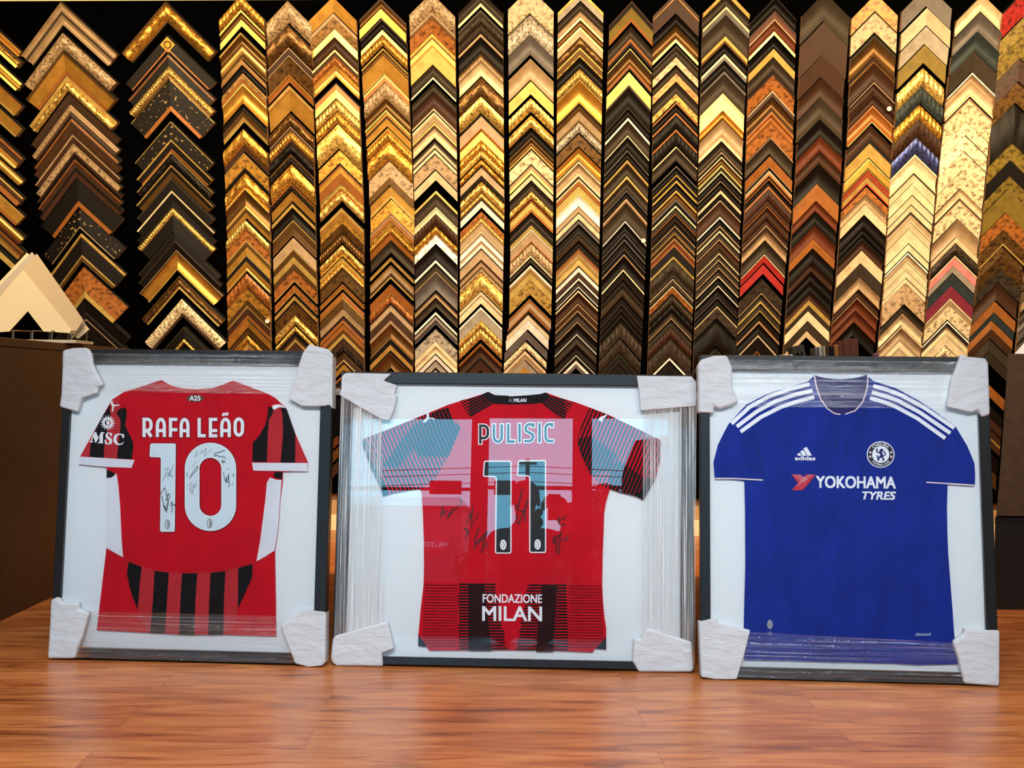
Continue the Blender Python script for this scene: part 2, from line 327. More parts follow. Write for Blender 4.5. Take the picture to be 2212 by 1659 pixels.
column({0: (1410, 1460, 1509), 400: (1409, 1460, 1504), 600: (1403, 1452, 1496), 800: (1396, 1444, 1489)}, 1.0, 1.05, -15,
 "Ne8 De4 Np33 .3;Ks24 Ds28 Ye8 .6;Ue4 Us21 Tm17 .3;Us15 Om18 .2;Us24 Ym15 .2;Oe4 Ks19 Oe5;Kb31 Oe5 Kr31;Ce4 Us28 .11;Ae3 Ks15;Ye4 Ks9;Ye5 Ks16;Ye5 Ds14 Ae3;Ae3 Ks8;Ce4 Us13;Oe3 Ks10;Ne3 Ks10;Te3 Us12;Ye3 Ne5 Us4;Ye3 Me9;Oe6 Ke19;Ye7 Uo28;Ub4 Ur11;Cb4 Ur12;Cb4 Om12;Ke4 Ur18;Kb17;Us13;Te3 Us16;Ue3 Nr23;Ue3 Ur38;We5 Ks13;Ue2 Kp14")
column({0: (1517, 1567, 1617), 200: (1511, 1561, 1606), 400: (1506, 1555, 1599), 600: (1502, 1550, 1593), 800: (1493, 1541, 1584)}, 1.0, 1.05, -20,
 "Ye10 Us25;Ce6 Ae12 Us46;Ye9 De6 Ks23;Ce6 Ae8 Ks23;Ae6 Us41;Ye7 Yp31;Gs17 .2;Ts32 Cs15 .3;Us20;Te3 Ks7;Ce3 Ds15;Ye4 Us9;Ce3 Ks17;Te3 Ks18;Ce7 Ke14;Ce3 Ns33;We4 Ks15;Te3 Us8;Ce4 Us14;Te3 Ns14;Ne3 Us10;Ce3 Us11;Te3 Us13;Te3 Us16;Ce3 Ks17;We3 Ks21;Ue4 Ks17;Ce3 Um23;Ks12 Ko48;Ko28 Kp12")
column({0: (1618, 1673, 1718), 200: (1613, 1666, 1713), 400: (1607, 1658, 1707), 600: (1596, 1645, 1687), 800: (1582, 1629, 1674)}, 1.03, 1.1, -5,
 "Ke3 Ks26;Ne5 Mp13 Te3 Ms24 Ye8 .6;Ks23 Ye18;Us30;Ke4 Ne5 Om33;Te4 Ne10 .2;Ds25;Ne4 Oe6 Os16;Oe3 Om30;Te3 Us34 .4;Op22;Te2 Ks7 Ce3;Te3 Oe5 Ks5;Oe4 Ks13;Oe5 Ne16;Me5 Ns17;Oe3 Ns20;Ne3 Ns15;Te3 Ns6;Ue3 Ts20 Us30;Ce3 Rp16 .4;Rp20 .11;Um29;Te3 Us15;Ye5 Us15;Ye3 Ks18;Oe4 Te3 Ks25;Ce4 Kp30;Oe3 Np14")  # the champagne cove above a grey-brown one is a painted highlight
column({0: (1730, 1779, 1834), 100: (1725, 1773, 1822), 300: (1719, 1769, 1817), 600: (1698, 1748, 1794), 800: (1684, 1734, 1780)}, 1.05, 1.0, -15,
 "Us62 .2;Np71;Np47;Ns44;Us47 .3;Ks33;Ms31;Ns28;Ks44;Op36;Ms22;Ks30;Ms30;Op20;Ks30;Ns20;Ks22;Ks22;Ns17;Yp12;Up12;Cp21;Up22;Cp14 .12")
column({0: (1837, 1889, 1936), 200: (1832, 1884, 1928), 350: (1820, 1872, 1919), 600: (1800, 1853, 1898), 800: (1778, 1826, 1874)}, 1.03, 1.0, -12,
 "Om37 .2;Tm44 .2;Us12 Ds40;Ne4 Ds9;Ns40;Te2 Ns21;Ne4 Ns23;Oe4 Os31 Ye2 .6;Ns29 Ke2;Ke7;Yp31 .2;Ye4 Gp16;Lp6 Re5;Oe4 Re4 Yp14 Re4 .4;Om16;Ts22;Cp22;Ks27;Ks16;Ks13;Ns21;Cp27;Up30;Ts26;Ns17;Te3 Ms27;Ms24;Ks30")
column({0: (1945, 2000, 2052), 130: (1936, 1992, 2037), 300: (1922, 1975, 2023), 550: (1908, 1957, 2000), 800: (1886, 1934, 1980)}, 1.02, .97, -30,
 "Ap45 .3;Tp38 .2;Sp38 .2;Lp39 .10;Yr40;Er37 .2;Gr33;Nr38;Ir36;Ce5 Cs35;Ue3 Cp19;Ce5 Cp20 .2;Cp19 .2;Cp14;Ub5 Tp11;Ce5 Cp14;Ce3 Cp29 .2;Cp15 .3;We4 Ts13;Ce4 Cp14;Ce4 Cp15;Ce5 Ce6 Tm45;Us17 Ne4;Te4 Cs22;Ce5 Ts25;Te3 Cp15;Ce3 Cp29")
column({0: (2062, 2117, 2163), 100: (2047, 2101, 2151), 300: (2026, 2080, 2127), 550: (2005, 2058, 2105), 800: (1978, 2030, 2076)}, 1.02, .98, -10,
 "Cs36 .2;As42;Es42;Up43 .2;We4 Ts20 Cs23 Ce5 .3;Ts6 Cm45;Cm29;Cm34;Cm42;Cm39;Ts9 Cp12 .2;Ts6 Cm36;Ts40;Cp11 Uo27;Ce5;Pp18;Sp15 .2;Ep26;Vp26;Ce5 Tp11 Cm31 .2;We4 Us10 Cs12;Ce4 Cp22;Co25")
column({0: (2160, 2210, 2262), 300: (2130, 2182, 2232), 550: (2108, 2159, 2204), 800: (2072, 2122, 2168), 1060: (2050, 2098, 2142)}, 1.03, .97, -20,
 "Rm59;Lm42;Lm45;Nm50;Dm46;Kr85;Lm38 Km35;Lm28;Lp50;Om38;Dm28 Ye5;Dm23;Dm27;Um30;Ns38 .2;Op24;Ep18;Op18;Np20;Up26;Up24 .14;Kp24;Op24 .16;Kp24 Np18;Np20 Yp4 Np16 .10;Kp34;Dm30 .6;Kp24;Np26")
column({0: (2270, 2322, 2370), 560: (2206, 2256, 2303), 740: (2188, 2238, 2283)}, 1.03, .97, 470,
 "Ap24;Us20;Tp22;As22;Us18 .2;Ap24;Tp20;Us24;As22;Ap20;Us20;Tp22")

def lerp_edges(pts, y):
    ks = sorted(pts)
    if y <= ks[0]: k0, k1 = ks[0], ks[min(1, len(ks) - 1)]
    elif y >= ks[-1]: k0, k1 = ks[max(0, len(ks) - 2)], ks[-1]
    else:
        for k0, k1 in zip(ks, ks[1:]):
            if k0 <= y <= k1: break
    t = 0 if k1 == k0 else (y - k0) / (k1 - k0)
    t = max(0.0, min(1.0, t)) if y <= ks[0] else min(1.3, t)
    return [a + (b - a) * t for a, b in zip(pts[k0], pts[k1])]
ORD = "first second third fourth fifth sixth seventh eighth ninth tenth eleventh twelfth thirteenth fourteenth fifteenth sixteenth seventeenth eighteenth nineteenth".split()
def ordinal(n):
    if n <= 19: return ORD[n - 1]
    tens, u = divmod(n, 10)
    t = {2: 'twent', 3: 'thirt', 4: 'fort'}[tens]
    return t + 'ieth' if u == 0 else t + 'y-' + ORD[u - 1]
def clip_y(px):     # where the frames hide a column
    if px < 185: return 735
    if px < 720: return 762
    if px < 1506: return 812
    if px < 2135: return 776
    return 1065
RECS = []
for ci, (pts, sl, sr, y0, txt, perp) in enumerate(COLS):
    y = y0; n = 0
    for smp in txt.split(';'):
        bands = []; gap = 0
        for tk in smp.split():
            if tk[0] == '.': gap += float(tk[1:])
            else: bands.append((tk[0], tk[1], float(tk[2:])))
        n += 1
        tot = sum(b[2] for b in bands)
        l, a, r = lerp_edges(pts, max(0, y))
        RECS.append(dict(col=ci, n=n, y=y, bands=bands, tot=tot, l=l, a=a, r=r, sl=sl, sr=sr, perp=perp))
        y += tot + gap
for q in RECS:
    x0, x1 = max(0, q['l']), min(2212, q['r'])
    top = max(0, q['y'])
    vis = max(0, min(clip_y(q['a']), q['y'] + q['tot'] + 25) - top)
    q['vis'] = max(0, x1 - x0) * min(q['tot'], vis) if q['col'] not in (5, 19) or q['y'] < 800 else 0.4 * q['tot'] * 20
RECS = [q for q in RECS if q['vis'] > 60 and q['y'] + q['tot'] + (q['r'] - q['a']) * q['sr'] < 1064]
RECS.sort(key=lambda q: -q['vis'])
for i, q in enumerate(RECS): q['single'] = i < 300

def relief(style, t, s, w, k):
    """extra height along an arm: t metres along, s 0..1 across the band, w band width"""
    env = math.sin(PI * min(1, max(0, s))) ** 0.6
    if style == 'o':
        p = max(0.022, w * 1.1)
        u = 2 * PI * t / p
        return min(.011, w * .3) * env * (0.55 + 0.45 * math.sin(u + 2.6 * math.sin(2 * PI * s + k)) * math.cos(u * .5 + 5 * s + k))
    if style == 'b':
        p = max(0.009, w * .9)
        return min(.006, w * .45) * env * abs(math.sin(PI * t / p)) ** .6
    if style == 'r':
        p = max(0.010, w * .38)
        return min(.005, w * .2) * env * (0.5 + 0.5 * math.sin(2 * PI * t / p + 2.5 * s))
    return 0.0

def build_sample(q, parts, rnd):
    """parts: list of (bm, key) ; each band goes to its own bmesh; base (sides, back, ends) to parts['base']"""
    a_, b_ = board(q['a'], q['y'])
    la, lb = board(q['l'], q['y'] + (q['a'] - q['l']) * q['sl'])
    ra, rb = board(q['r'], q['y'] + (q['r'] - q['a']) * q['sr'])
    _, b2 = board(q['a'], q['y'] + q['tot'])
    k = (b_ - b2) / q['tot']                     # metres per pixel down the band
    wl, dl = a_ - la, b_ - lb
    wr, dr = ra - a_, b_ - rb
    perp = q['perp']
    g = 0.0014                                   # hair gap between neighbours
    prof = []                                    # (v, h) at every band border
    v = 0.0; bands = []
    main = max(q['bands'], key=lambda b: b[2])
    tilt = rnd.uniform(-.28, .28)
    h_base = 0.024 + 0.006 * rnd.random() + (0.012 if perp else 0)
    tot = q['tot'] * k
    for c, s, w in q['bands']:
        w *= k
        mid = v + w / 2
        h0 = h_base + tilt * (tot / 2 - v) * .6; h1 = h_base + tilt * (tot / 2 - v - w) * .6
        if s == 'e': h0 += .0035; h1 += .0035
        rows = 2 if s in 'pmfe' else 7
        samples = []
        for i in range(rows):
            f = i / (rows - 1)
            h = h0 + (h1 - h0) * f
            if s == 's': h -= min(.014, w * .32) * math.sin(PI * f)
            elif s in 'cobr': h += min(.008, w * .25) * math.sin(PI * f)
            samples.append((v + w * f, h, f))
        bands.append((c, s, w, samples)); v += w
    kk = rnd.uniform(0, 6)
    def P(side, t, vv, h):
        """t 0..1 along the arm"""
        if side < 0:
            e = wl - (vv * .5 if perp else 0); x = e * t; return (-x, -h, -x * dl / wl - vv)
        e = wr - (vv * .5 if perp else 0); x = e * t; return (x, -h, -x * dr / wr - vv)
    end0 = bands[0][3][0][1]; end1 = bands[-1][3][-1][1]
    base = parts['base']
    def quad(bm, ps, mi=0):
        try: bm.faces.new([bm.verts.new(p) for p in ps]).material_index = mi
        except ValueError: pass
    for side in (-1, 1):
        L = (wl if side < 0 else wr) * 1.41
        # walls
        quad(base, [P(side, 0, 0, 0), P(side, 1, 0, 0), P(side, 1, 0, end0), P(side, 0, 0, end0)], 0)
        quad(base, [P(side, 0, v - g, 0), P(side, 1, v - g, 0), P(side, 1, v - g, end1), P(side, 0, v - g, end1)], 0)
        quad(base, [P(side, 0, 0, 0), P(side, 1, 0, 0), P(side, 1, v - g, 0), P(side, 0, v - g, 0)], 0)
        prev = None
        for bi, (c, s, w, sm) in enumerate(bands):
            last = bi == len(bands) - 1
            bm = parts['bands'][bi]; mi = parts['mi'][bi]
            # end cap strips in raw wood and the riser to the previous band
            for (v0, h0, _), (v1, h1, _) in zip(sm, sm[1:]):
                if last: v1 = min(v1, v - g)
                quad(base, [P(side, 1, v0, 0), P(side, 1, v1, 0), P(side, 1, v1, h1), P(side, 1, v0, h0)], 1)
            if prev is not None and abs(prev - sm[0][1]) > 1e-5:
                quad(base, [P(side, 0, sm[0][0], prev), P(side, 1, sm[0][0], prev), P(side, 1, sm[0][0], sm[0][1]), P(side, 0, sm[0][0], sm[0][1])], 0)
            prev = sm[-1][1]
            na = 1
            if s in 'obr':
                per = {'o': max(.022, w * 1.1) / 8, 'b': max(.009, w * .9) / 5, 'r': max(.010, w * .38) / 5}[s]
                na = max(8, min(70, int(L / per)))
            grid = []
            for (vv, h, f) in sm:
                if last: vv = min(vv, v - g)
                grid.append([bm.verts.new(P(side, i / na, vv, h + relief(s, L * i / na, f, w, kk))) for i in range(na + 1)])
            for r0, r1 in zip(grid, grid[1:]):
                for i in range(na):
                    fc = bm.faces.new([r0[i], r0[i + 1], r1[i + 1], r1[i]]); fc.material_index = mi; fc.smooth = True
    return board_matrix(a_, b_, 0.0005)

PARTNAME = {'e': 'lip', 's': 'cove', 'p': 'flat_panel', 'c': 'round_bead', 'o': 'carved_band', 'b': 'beaded_trim', 'r': 'ribbed_band', 'm': 'mottled_panel', 'f': 'floral_panel'}
rnd = random.Random(7)
stuff = B(); stuff_mats = [M_SIDE, M_RAW]
def stuff_mi(m):
    if m not in stuff_mats: stuff_mats.append(m)
    return stuff_mats.index(m)
for q in sorted(RECS, key=lambda q: (q['col'], q['n'])):
    main_i = max(range(len(q['bands'])), key=lambda i: q['bands'][i][2])
    mats = [sample_mat(b[0], b[1]) for b in q['bands']]
    if q['single']:
        base = B(); bms = []; mis = []
        own = []                       # bands with another look than the main one become parts
        for i, b in enumerate(q['bands']):
            if mats[i] == mats[main_i]: bms.append(base); mis.append(2)
            else: t = B(); bms.append(t); mis.append(0); own.append((i, t))
        mw = build_sample(q, dict(base=base, bands=bms, mi=mis), rnd)
        c, s, w = q['bands'][main_i]
        look = '%s %s frame sample' % (PAL[c][4], STY[s])
        lips = [b for b in q['bands'] if b[0] != c]
        where = '%s down in %s column from the mat stack end' % (ordinal(q['n']), ordinal(q['col'] + 1))
        lab = look + (' with %s edge, ' % PAL[lips[0][0]][4] if lips else ', ') + where
        if len(lab.replace(',', ' ').split()) > 16: lab = look + ', ' + where
        o = obj('frame_moulding_sample', base, [M_SIDE, M_RAW, mats[main_i]], label=lab, cat='frame sample', group='corner samples in columns on the display board', recalc=False)
        o.matrix_world = mw
        for i, t in own:
            obj(PARTNAME[q['bands'][i][1]], t, mats[i], parent=o, recalc=False)
        q['obj'] = o
        if q['col'] == 2 and q['n'] == 2:   # the gilt square block on its corner
            t = B(); bmesh.ops.create_cube(t, size=1, matrix=Matrix.Translation((0.0, -.034, -.045)) @ Matrix.Rotation(PI / 4, 4, 'Y') @ Matrix.Diagonal((.052, .02, .052, 1)))
            obj('corner_block', t, sample_mat('G', 'p'), parent=o)
            t = B(); tube(t, [V((.016 * math.cos(a), -.046, -.045 + .016 * math.sin(a))) for a in [2 * PI * i / 20 for i in range(21)]], .003, 6)
            obj('rosette', t, sample_mat('D', 'p'), parent=o)
    else:
        t = B()
        mis = [stuff_mi(m) for m in mats]
        mw = build_sample(q, dict(base=t, bands=[t] * len(q['bands']), mi=mis), rnd)
        t.transform(mw)
        tm = bpy.data.meshes.new('tmp'); t.to_mesh(tm); t.free()
        stuff.from_mesh(tm); bpy.data.meshes.remove(tm)
# little round white price stickers
for px, py, ci in ((577, 694, 3), (1390, 520, 11), (1921, 235, 16)):
    best = None
    for q in RECS:
        if q['col'] == ci and q['single']:
            e = abs(py - (q['y'] + q['tot'] / 2 + (abs(px - q['a']) * (q['sr'] if px > q['a'] else q['sl']))))
            if best is None or e < best[0]: best = (e, q)
    A_, B_ = board(px, py, .042); a_, b_ = board(best[1]['a'], best[1]['y'])
    t = B(); bmesh.ops.create_circle(t, cap_ends=True, segments=16, radius=.011, matrix=Matrix.Translation((A_ - a_, -.042, B_ - b_)) @ Matrix.Rotation(PI / 2, 4, 'X'))
    ex_ = bmesh.ops.extrude_face_region(t, geom=t.faces[:]); bmesh.ops.translate(t, verts=[v for v in ex_['geom'] if isinstance(v, bmesh.types.BMVert)], vec=(0, .010, 0))
    obj('price_sticker', t, sample_mat('W', 'p'), best[1]['obj'], 'round white sticker')
obj('frame_moulding_samples', stuff, stuff_mats, label='remaining narrow frame samples filling gaps between larger ones on the board', cat='frame samples', kind='stuff', recalc=False)
print('samples', len(RECS), 'single', sum(q['single'] for q in RECS))
# ------------------------------------------------------------------ the three wrapped jersey frames
def cloth(name, col, dark=0.82, wr=0.35, rough=0.75):
    m, nt, bs = new_mat(name)
    n = noise_node(nt, 9, 6, (1.6, 1, 0.7), 0.6)
    r, g, b, _ = col
    rp = ramp(nt, n.outputs['Fac'], [(0.32, (r * dark, g * dark, b * dark, 1)), (0.6, col)])
    nt.links.new(rp.outputs['Color'], bs.inputs['Base Color'])
    bs.inputs['Roughness'].default_value = rough; bs.inputs['Specular IOR Level'].default_value = 0.2
    bs.inputs['Sheen Weight'].default_value = 0.08
    bump(nt, bs, n.outputs['Fac'], wr, 0.006)
    return m
M_RED = cloth('red_polyester', rgb(204, 2, 29)); M_RED2 = cloth('light_red_knit', rgb(196, 44, 54)); M_DKRED = cloth('dark_red_knit', rgb(52, 8, 14))
M_JBLK = cloth('black_polyester', rgb(20, 16, 20)); M_JWHT = cloth('white_polyester', rgb(226, 226, 236), .92)
M_BLUE = cloth('royal_blue_polyester', rgb(20, 46, 146), .72, 1.0); M_BLUE2 = cloth('dark_blue_lining', rgb(50, 46, 104), .8)
M_BLUE3 = simple('navy_seam_and_fold', rgb(12, 24, 92), .8)
M_PRINT = simple('white_print', rgb(240, 240, 246), .5); M_PRINTB = simple('pale_blue_white_print', rgb(214, 228, 238), .5)
M_PRINTK = simple('black_print', rgb(16, 16, 18), .5); M_OUTL = simple('dark_red_outline', rgb(70, 6, 16), .6)
M_GREYP = simple('grey_print', rgb(150, 156, 162), .5); M_GOLDP = simple('bronze_print', rgb(90, 60, 40), .5)
M_PINKP = simple('pinkish_white_trim', rgb(232, 208, 214), .6); M_REDP = simple('red_print', rgb(196, 30, 60), .5)
M_INK = simple('marker_ink', rgb(22, 20, 24), .5); M_INKG = simple('teal_marker_ink', rgb(96, 134, 140), .5); M_INKR = simple('dark_red_marker_ink', rgb(52, 2, 10), .5)
M_MAT = simple('white_mat_board', rgb(232, 236, 240), .85, bump_s=0.05, scale=400)
M_FRAME = simple('black_frame_wood', rgb(30, 31, 33), .32, bump_s=0.04, scale=90, stretch=(1, 1, 8))
M_BACKING = simple('brown_paper', rgb(120, 90, 60), .9)

def glass_mat(name, ior=1.45, tint=(1, 1, 1, 1)):
    m = bpy.data.materials.new(name); m.use_nodes = True; nt = m.node_tree; nt.nodes.clear()
    out = nt.nodes.new('ShaderNodeOutputMaterial'); mix = nt.nodes.new('ShaderNodeMixShader')
    tr = nt.nodes.new('ShaderNodeBsdfTransparent'); gl = nt.nodes.new('ShaderNodeBsdfGlossy'); fr = nt.nodes.new('ShaderNodeFresnel')
    fr.inputs['IOR'].default_value = ior; gl.inputs['Roughness'].default_value = 0.0; tr.inputs['Color'].default_value = tint
    L = nt.links.new
    L(fr.outputs[0], mix.inputs[0]); L(tr.outputs[0], mix.inputs[1]); L(gl.outputs[0], mix.inputs[2]); L(mix.outputs[0], out.inputs[0])
    return m
M_GLASS = glass_mat('picture_glass')
def film_mat(name, stretch, haze):
    """clear stretch film: mostly see-through, streaks of haze and gloss along the pull"""
    m = bpy.data.materials.new(name); m.use_nodes = True; nt = m.node_tree; nt.nodes.clear()
    N = nt.nodes.new; L = nt.links.new
    out = N('ShaderNodeOutputMaterial'); tr = N('ShaderNodeBsdfTransparent'); gl = N('ShaderNodeBsdfGlossy'); df = N('ShaderNodeBsdfDiffuse'); tl = N('ShaderNodeBsdfTranslucent')
    gl.inputs['Roughness'].default_value = 0.10; gl.inputs['Color'].default_value = (1, 1, 1, 1)
    df.inputs['Color'].default_value = (.95, .95, .95, 1)
    nz = noise_node(nt, 1.0, 6, stretch, 0.65)
    r = ramp(nt, nz.outputs['Fac'], [(0.42, (haze * .2,) * 3 + (1,)), (0.58, (haze * 1.3,) * 3 + (1,)), (0.66, (min(1, haze * 5),) * 3 + (1,))])
    m1 = N('ShaderNodeMixShader'); L(r.outputs['Color'], m1.inputs[0]); L(tr.outputs[0], m1.inputs[1]); L(df.outputs[0], m1.inputs[2])
    fr = N('ShaderNodeFresnel'); fr.inputs['IOR'].default_value = 1.5
    ma = N('ShaderNodeMath'); ma.operation = 'MULTIPLY'; ma.inputs[1].default_value = 1.3; L(fr.outputs[0], ma.inputs[0])
    b = N('ShaderNodeBump'); b.inputs['Strength'].default_value = 0.4; b.inputs['Distance'].default_value = 0.003
    L(nz.outputs['Fac'], b.inputs['Height']); L(b.outputs['Normal'], gl.inputs['Normal']); L(b.outputs['Normal'], fr.inputs['Normal'])
    m2 = N('ShaderNodeMixShader'); L(ma.outputs[0], m2.inputs[0]); L(m1.outputs[0], m2.inputs[1]); L(gl.outputs[0], m2.inputs[2]); L(m2.outputs[0], out.inputs[0])
    return m
M_FILMH = film_mat('stretch_film_across', (2.2, 60, 260), 0.04)
M_FILMV = film_mat('stretch_film_down', (260, 60, 2.0), 0.24)
def foam_mat():
    m, nt, bs = new_mat('foam_sheet')
    bs.inputs['Base Color'].default_value = rgb(226, 230, 236); bs.inputs['Roughness'].default_value = 0.38; bs.inputs['Alpha'].default_value = 0.80
    bs.inputs['Subsurface Weight'].default_value = 0.0; bs.inputs['Coat Weight'].default_value = 0.25; bs.inputs['Coat Roughness'].default_value = 0.2
    n = noise_node(nt, 16, 6, (1, 1, 2.0), .62); bump(nt, bs, n.outputs['Fac'], 0.7, 0.012)
    return m
M_FOAM = foam_mat()

class Frame:
    def __init__(s, BL, BR, h, lean, label):
        Z0 = V((0, 0, 0)); up0 = V((0, 0, 1))
        A = hit(*BL, Z0, up0); Bq = hit(*BR, Z0, up0)
        s.W = (Bq - A).length; s.h = h
        ex = (Bq - A).normalized(); o = V((ex.y, -ex.x, 0)); L = math.radians(lean)
        s.up = up0 * math.cos(L) - o * math.sin(L); s.n = o * math.cos(L) + up0 * math.sin(L); s.ex = ex
        s.o = (A + Bq) / 2 + V((0, 0, .006))
        m = Matrix.Identity(4)
        for i, ax in enumerate((ex, -s.n, s.up)):
            for k in range(3): m[k][i] = ax[k]
        m.translation = s.o
        s.mw = m
        s.root = thing('framed_jersey', label, 'framed jersey', m, group='wrapped jersey frames leaning in a row')
    def at(s, px, py, d=0.0):        # photograph pixel -> local (x, z) on the plane d in front of (+) or behind (-) the frame face
        p = hit(px, py, s.o + s.n * d, s.n) - s.o
        return p.dot(s.ex), p.dot(s.up)
    def pts(s, pl, d=-.008): return [s.at(x, y, d) for x, y in pl]

def smooth_poly(pl, corners=(), n=5):
    """Catmull-Rom through a closed polygon, keeping listed corner indices sharp"""
    N = len(pl); out = []
    for i in range(N):
        p0, p1, p2, p3 = pl[i - 1], pl[i], pl[(i + 1) % N], pl[(i + 2) % N]
        if i in corners: p0 = p1
        if (i + 1) % N in corners: p3 = p2
        for k in range(n):
            t = k / n
            out.append(tuple(.5 * (2 * p1[j] + (p2[j] - p0[j]) * t + (2 * p0[j] - 5 * p1[j] + 4 * p2[j] - p3[j]) * t * t + (3 * p1[j] - p0[j] - 3 * p2[j] + p3[j]) * t ** 3) for j in (0, 1)))
    return out
def arc(cx, cy, rx_, ry_, a0, a1, n=8):
    return [(cx + rx_ * math.cos(math.radians(a0 + (a1 - a0) * i / n)), cy + ry_ * math.sin(math.radians(a0 + (a1 - a0) * i / n))) for i in range(n + 1)]
def strip(pl, w, closed=False, square=True):
    """stroke of width w along a polyline -> outline polygon (mitred); list of quads"""
    pl = [V((p[0], p[1])) for p in pl]; n = len(pl)
    if square and not closed and n > 1:
        pl[0] = pl[0] - (pl[1] - pl[0]).normalized() * 0; pl[-1] = pl[-1]
    L, R = [], []
    for i in range(n):
        a = pl[i - 1] if (i > 0 or closed) else None; b = pl[(i + 1) % n] if (i < n - 1 or closed) else None
        d1 = (pl[i] - a).normalized() if a is not None else (b - pl[i]).normalized()
        d2 = (b - pl[i]).normalized() if b is not None else d1
        n1 = V((-d1.y, d1.x)); n2 = V((-d2.y, d2.x)); m = (n1 + n2)
        if m.length < 1e-4: m = n1
        m.normalize(); k = min(2.0, 1 / max(.4, m.dot(n1)))
        L.append(pl[i] + m * w / 2 * k); R.append(pl[i] - m * w / 2 * k)
    if closed: return [[tuple(p) for p in L], [tuple(p) for p in R][::-1]]
    return [[tuple(L[i]), tuple(L[i + 1]), tuple(R[i + 1]), tuple(R[i])] for i in range(n - 1)]
def clip_half(poly, n, c):
    """keep the part of a polygon with p.n <= c"""
    out = []
    for i in range(len(poly)):
        a, b = poly[i], poly[(i + 1) % len(poly)]
        da = a[0] * n[0] + a[1] * n[1] - c; db = b[0] * n[0] + b[1] * n[1] - c
        if da <= 0: out.append(a)
        if da * db < 0:
            t = da / (da - db); out.append((a[0] + (b[0] - a[0]) * t, a[1] + (b[1] - a[1]) * t))
    return out
# stroke alphabet: skeletons in a unit box, x right, y up
G_ = {
 'P': [[(0, 0), (0, 1), (.45, 1)] + arc(.45, .70, .55, .30, 90, 0)[1:] + arc(.45, .52, .55, .26, 0, -90)[0:] + [(0, .26)]],
 'U': [[(0, 1), (0, .32)] + arc(.5, .32, .5, .32, 180, 360)[1:] + [(1, 1)]],
 'L': [[(0, 1), (0, 0), (1, 0)]], 'I': [[(.5, 0), (.5, 1)]],
 'S': [[(1, .9), (1, 1), (.55, 1)] + arc(.5, .74, .5, .26, 90, 180)[0:] + [(.08, .6), (.92, .4)] + arc(.5, .26, .5, .26, 0, -90) + [(0, 0)]],
 'C': [[(1, .9), (1, 1), (.5, 1)] + arc(.5, .7, .5, .30, 90, 180)[1:] + arc(.5, .3, .5, .30, 180, 270) + [(1, 0)]],
 'R': [[(0, 0), (0, 1), (.45, 1)] + arc(.45, .70, .55, .30, 90, 0)[1:] + arc(.45, .60, .55, .30, 0, -90) + [(0, .30)], [(.42, .30), (.92, 0)]],
 'A': [[(0, 0), (0, .6)] + arc(.5, .6, .5, .40, 180, 0)[1:] + [(1, 0)], [(0, .30), (1, .30)]],
 'F': [[(1, 1), (0, 1), (0, 0)], [(0, .36), (1, .36)]],
 'E': [[(1, 1), (0, 1), (0, 0), (1, 0)], [(0, .32), (1, .32)]],
 'O': [arc(.5, .66, .5, .34, 0, 180) + arc(.5, .34, .5, .34, 180, 360)],
 '~': [[(0, 0), (.08, .75), (.3, .8), (.68, .25), (.9, .3), (1, 1)]],
}
def glyph_strokes(ch, x0, y0, x1, y1, w):
    """pixel-space outline polygons of one stroke letter inside a box (y0 top, y1 bottom)"""
    x0 += w / 2; x1 -= w / 2; ya = y1 - w / 2; yb = y0 + w / 2
    res = []
    for sk in G_[ch]:
        pl = [(x0 + p[0] * (x1 - x0), ya + (yb - ya) * p[1]) for p in sk]
        def ext(p, q): d = V((p[0] - q[0], p[1] - q[1])); d = d.normalized() * (w / 2); return (p[0] + d.x, p[1] + d.y)
        if ch == 'O': res.append(strip(pl[:-1], w, True)); continue
        pl[0] = ext(pl[0], pl[1]) if ch not in 'A' or sk[0][1] == 0 else pl[0]
        pl[-1] = ext(pl[-1], pl[-2]) if not (ch in 'PR' and sk is G_[ch][0]) else pl[-1]
        res += [[qd] for qd in strip(pl, w)]
    return res
def text_polys(txt, font_shear=0.0, bold=0.0):
    cu = bpy.data.curves.new('t', 'FONT'); cu.body = txt; cu.size = 1; cu.shear = font_shear; cu.offset = bold; cu.resolution_u = 4
    o = bpy.data.objects.new('t', cu); COL.objects.link(o)
    dg = bpy.context.evaluated_depsgraph_get(); me = o.evaluated_get(dg).to_mesh()
    vs = [tuple(v.co[:2]) for v in me.vertices]; fs = [tuple(p.vertices) for p in me.polygons]
    o.evaluated_get(dg).to_mesh_clear(); bpy.data.objects.remove(o); bpy.data.curves.remove(cu)
    return vs, fs
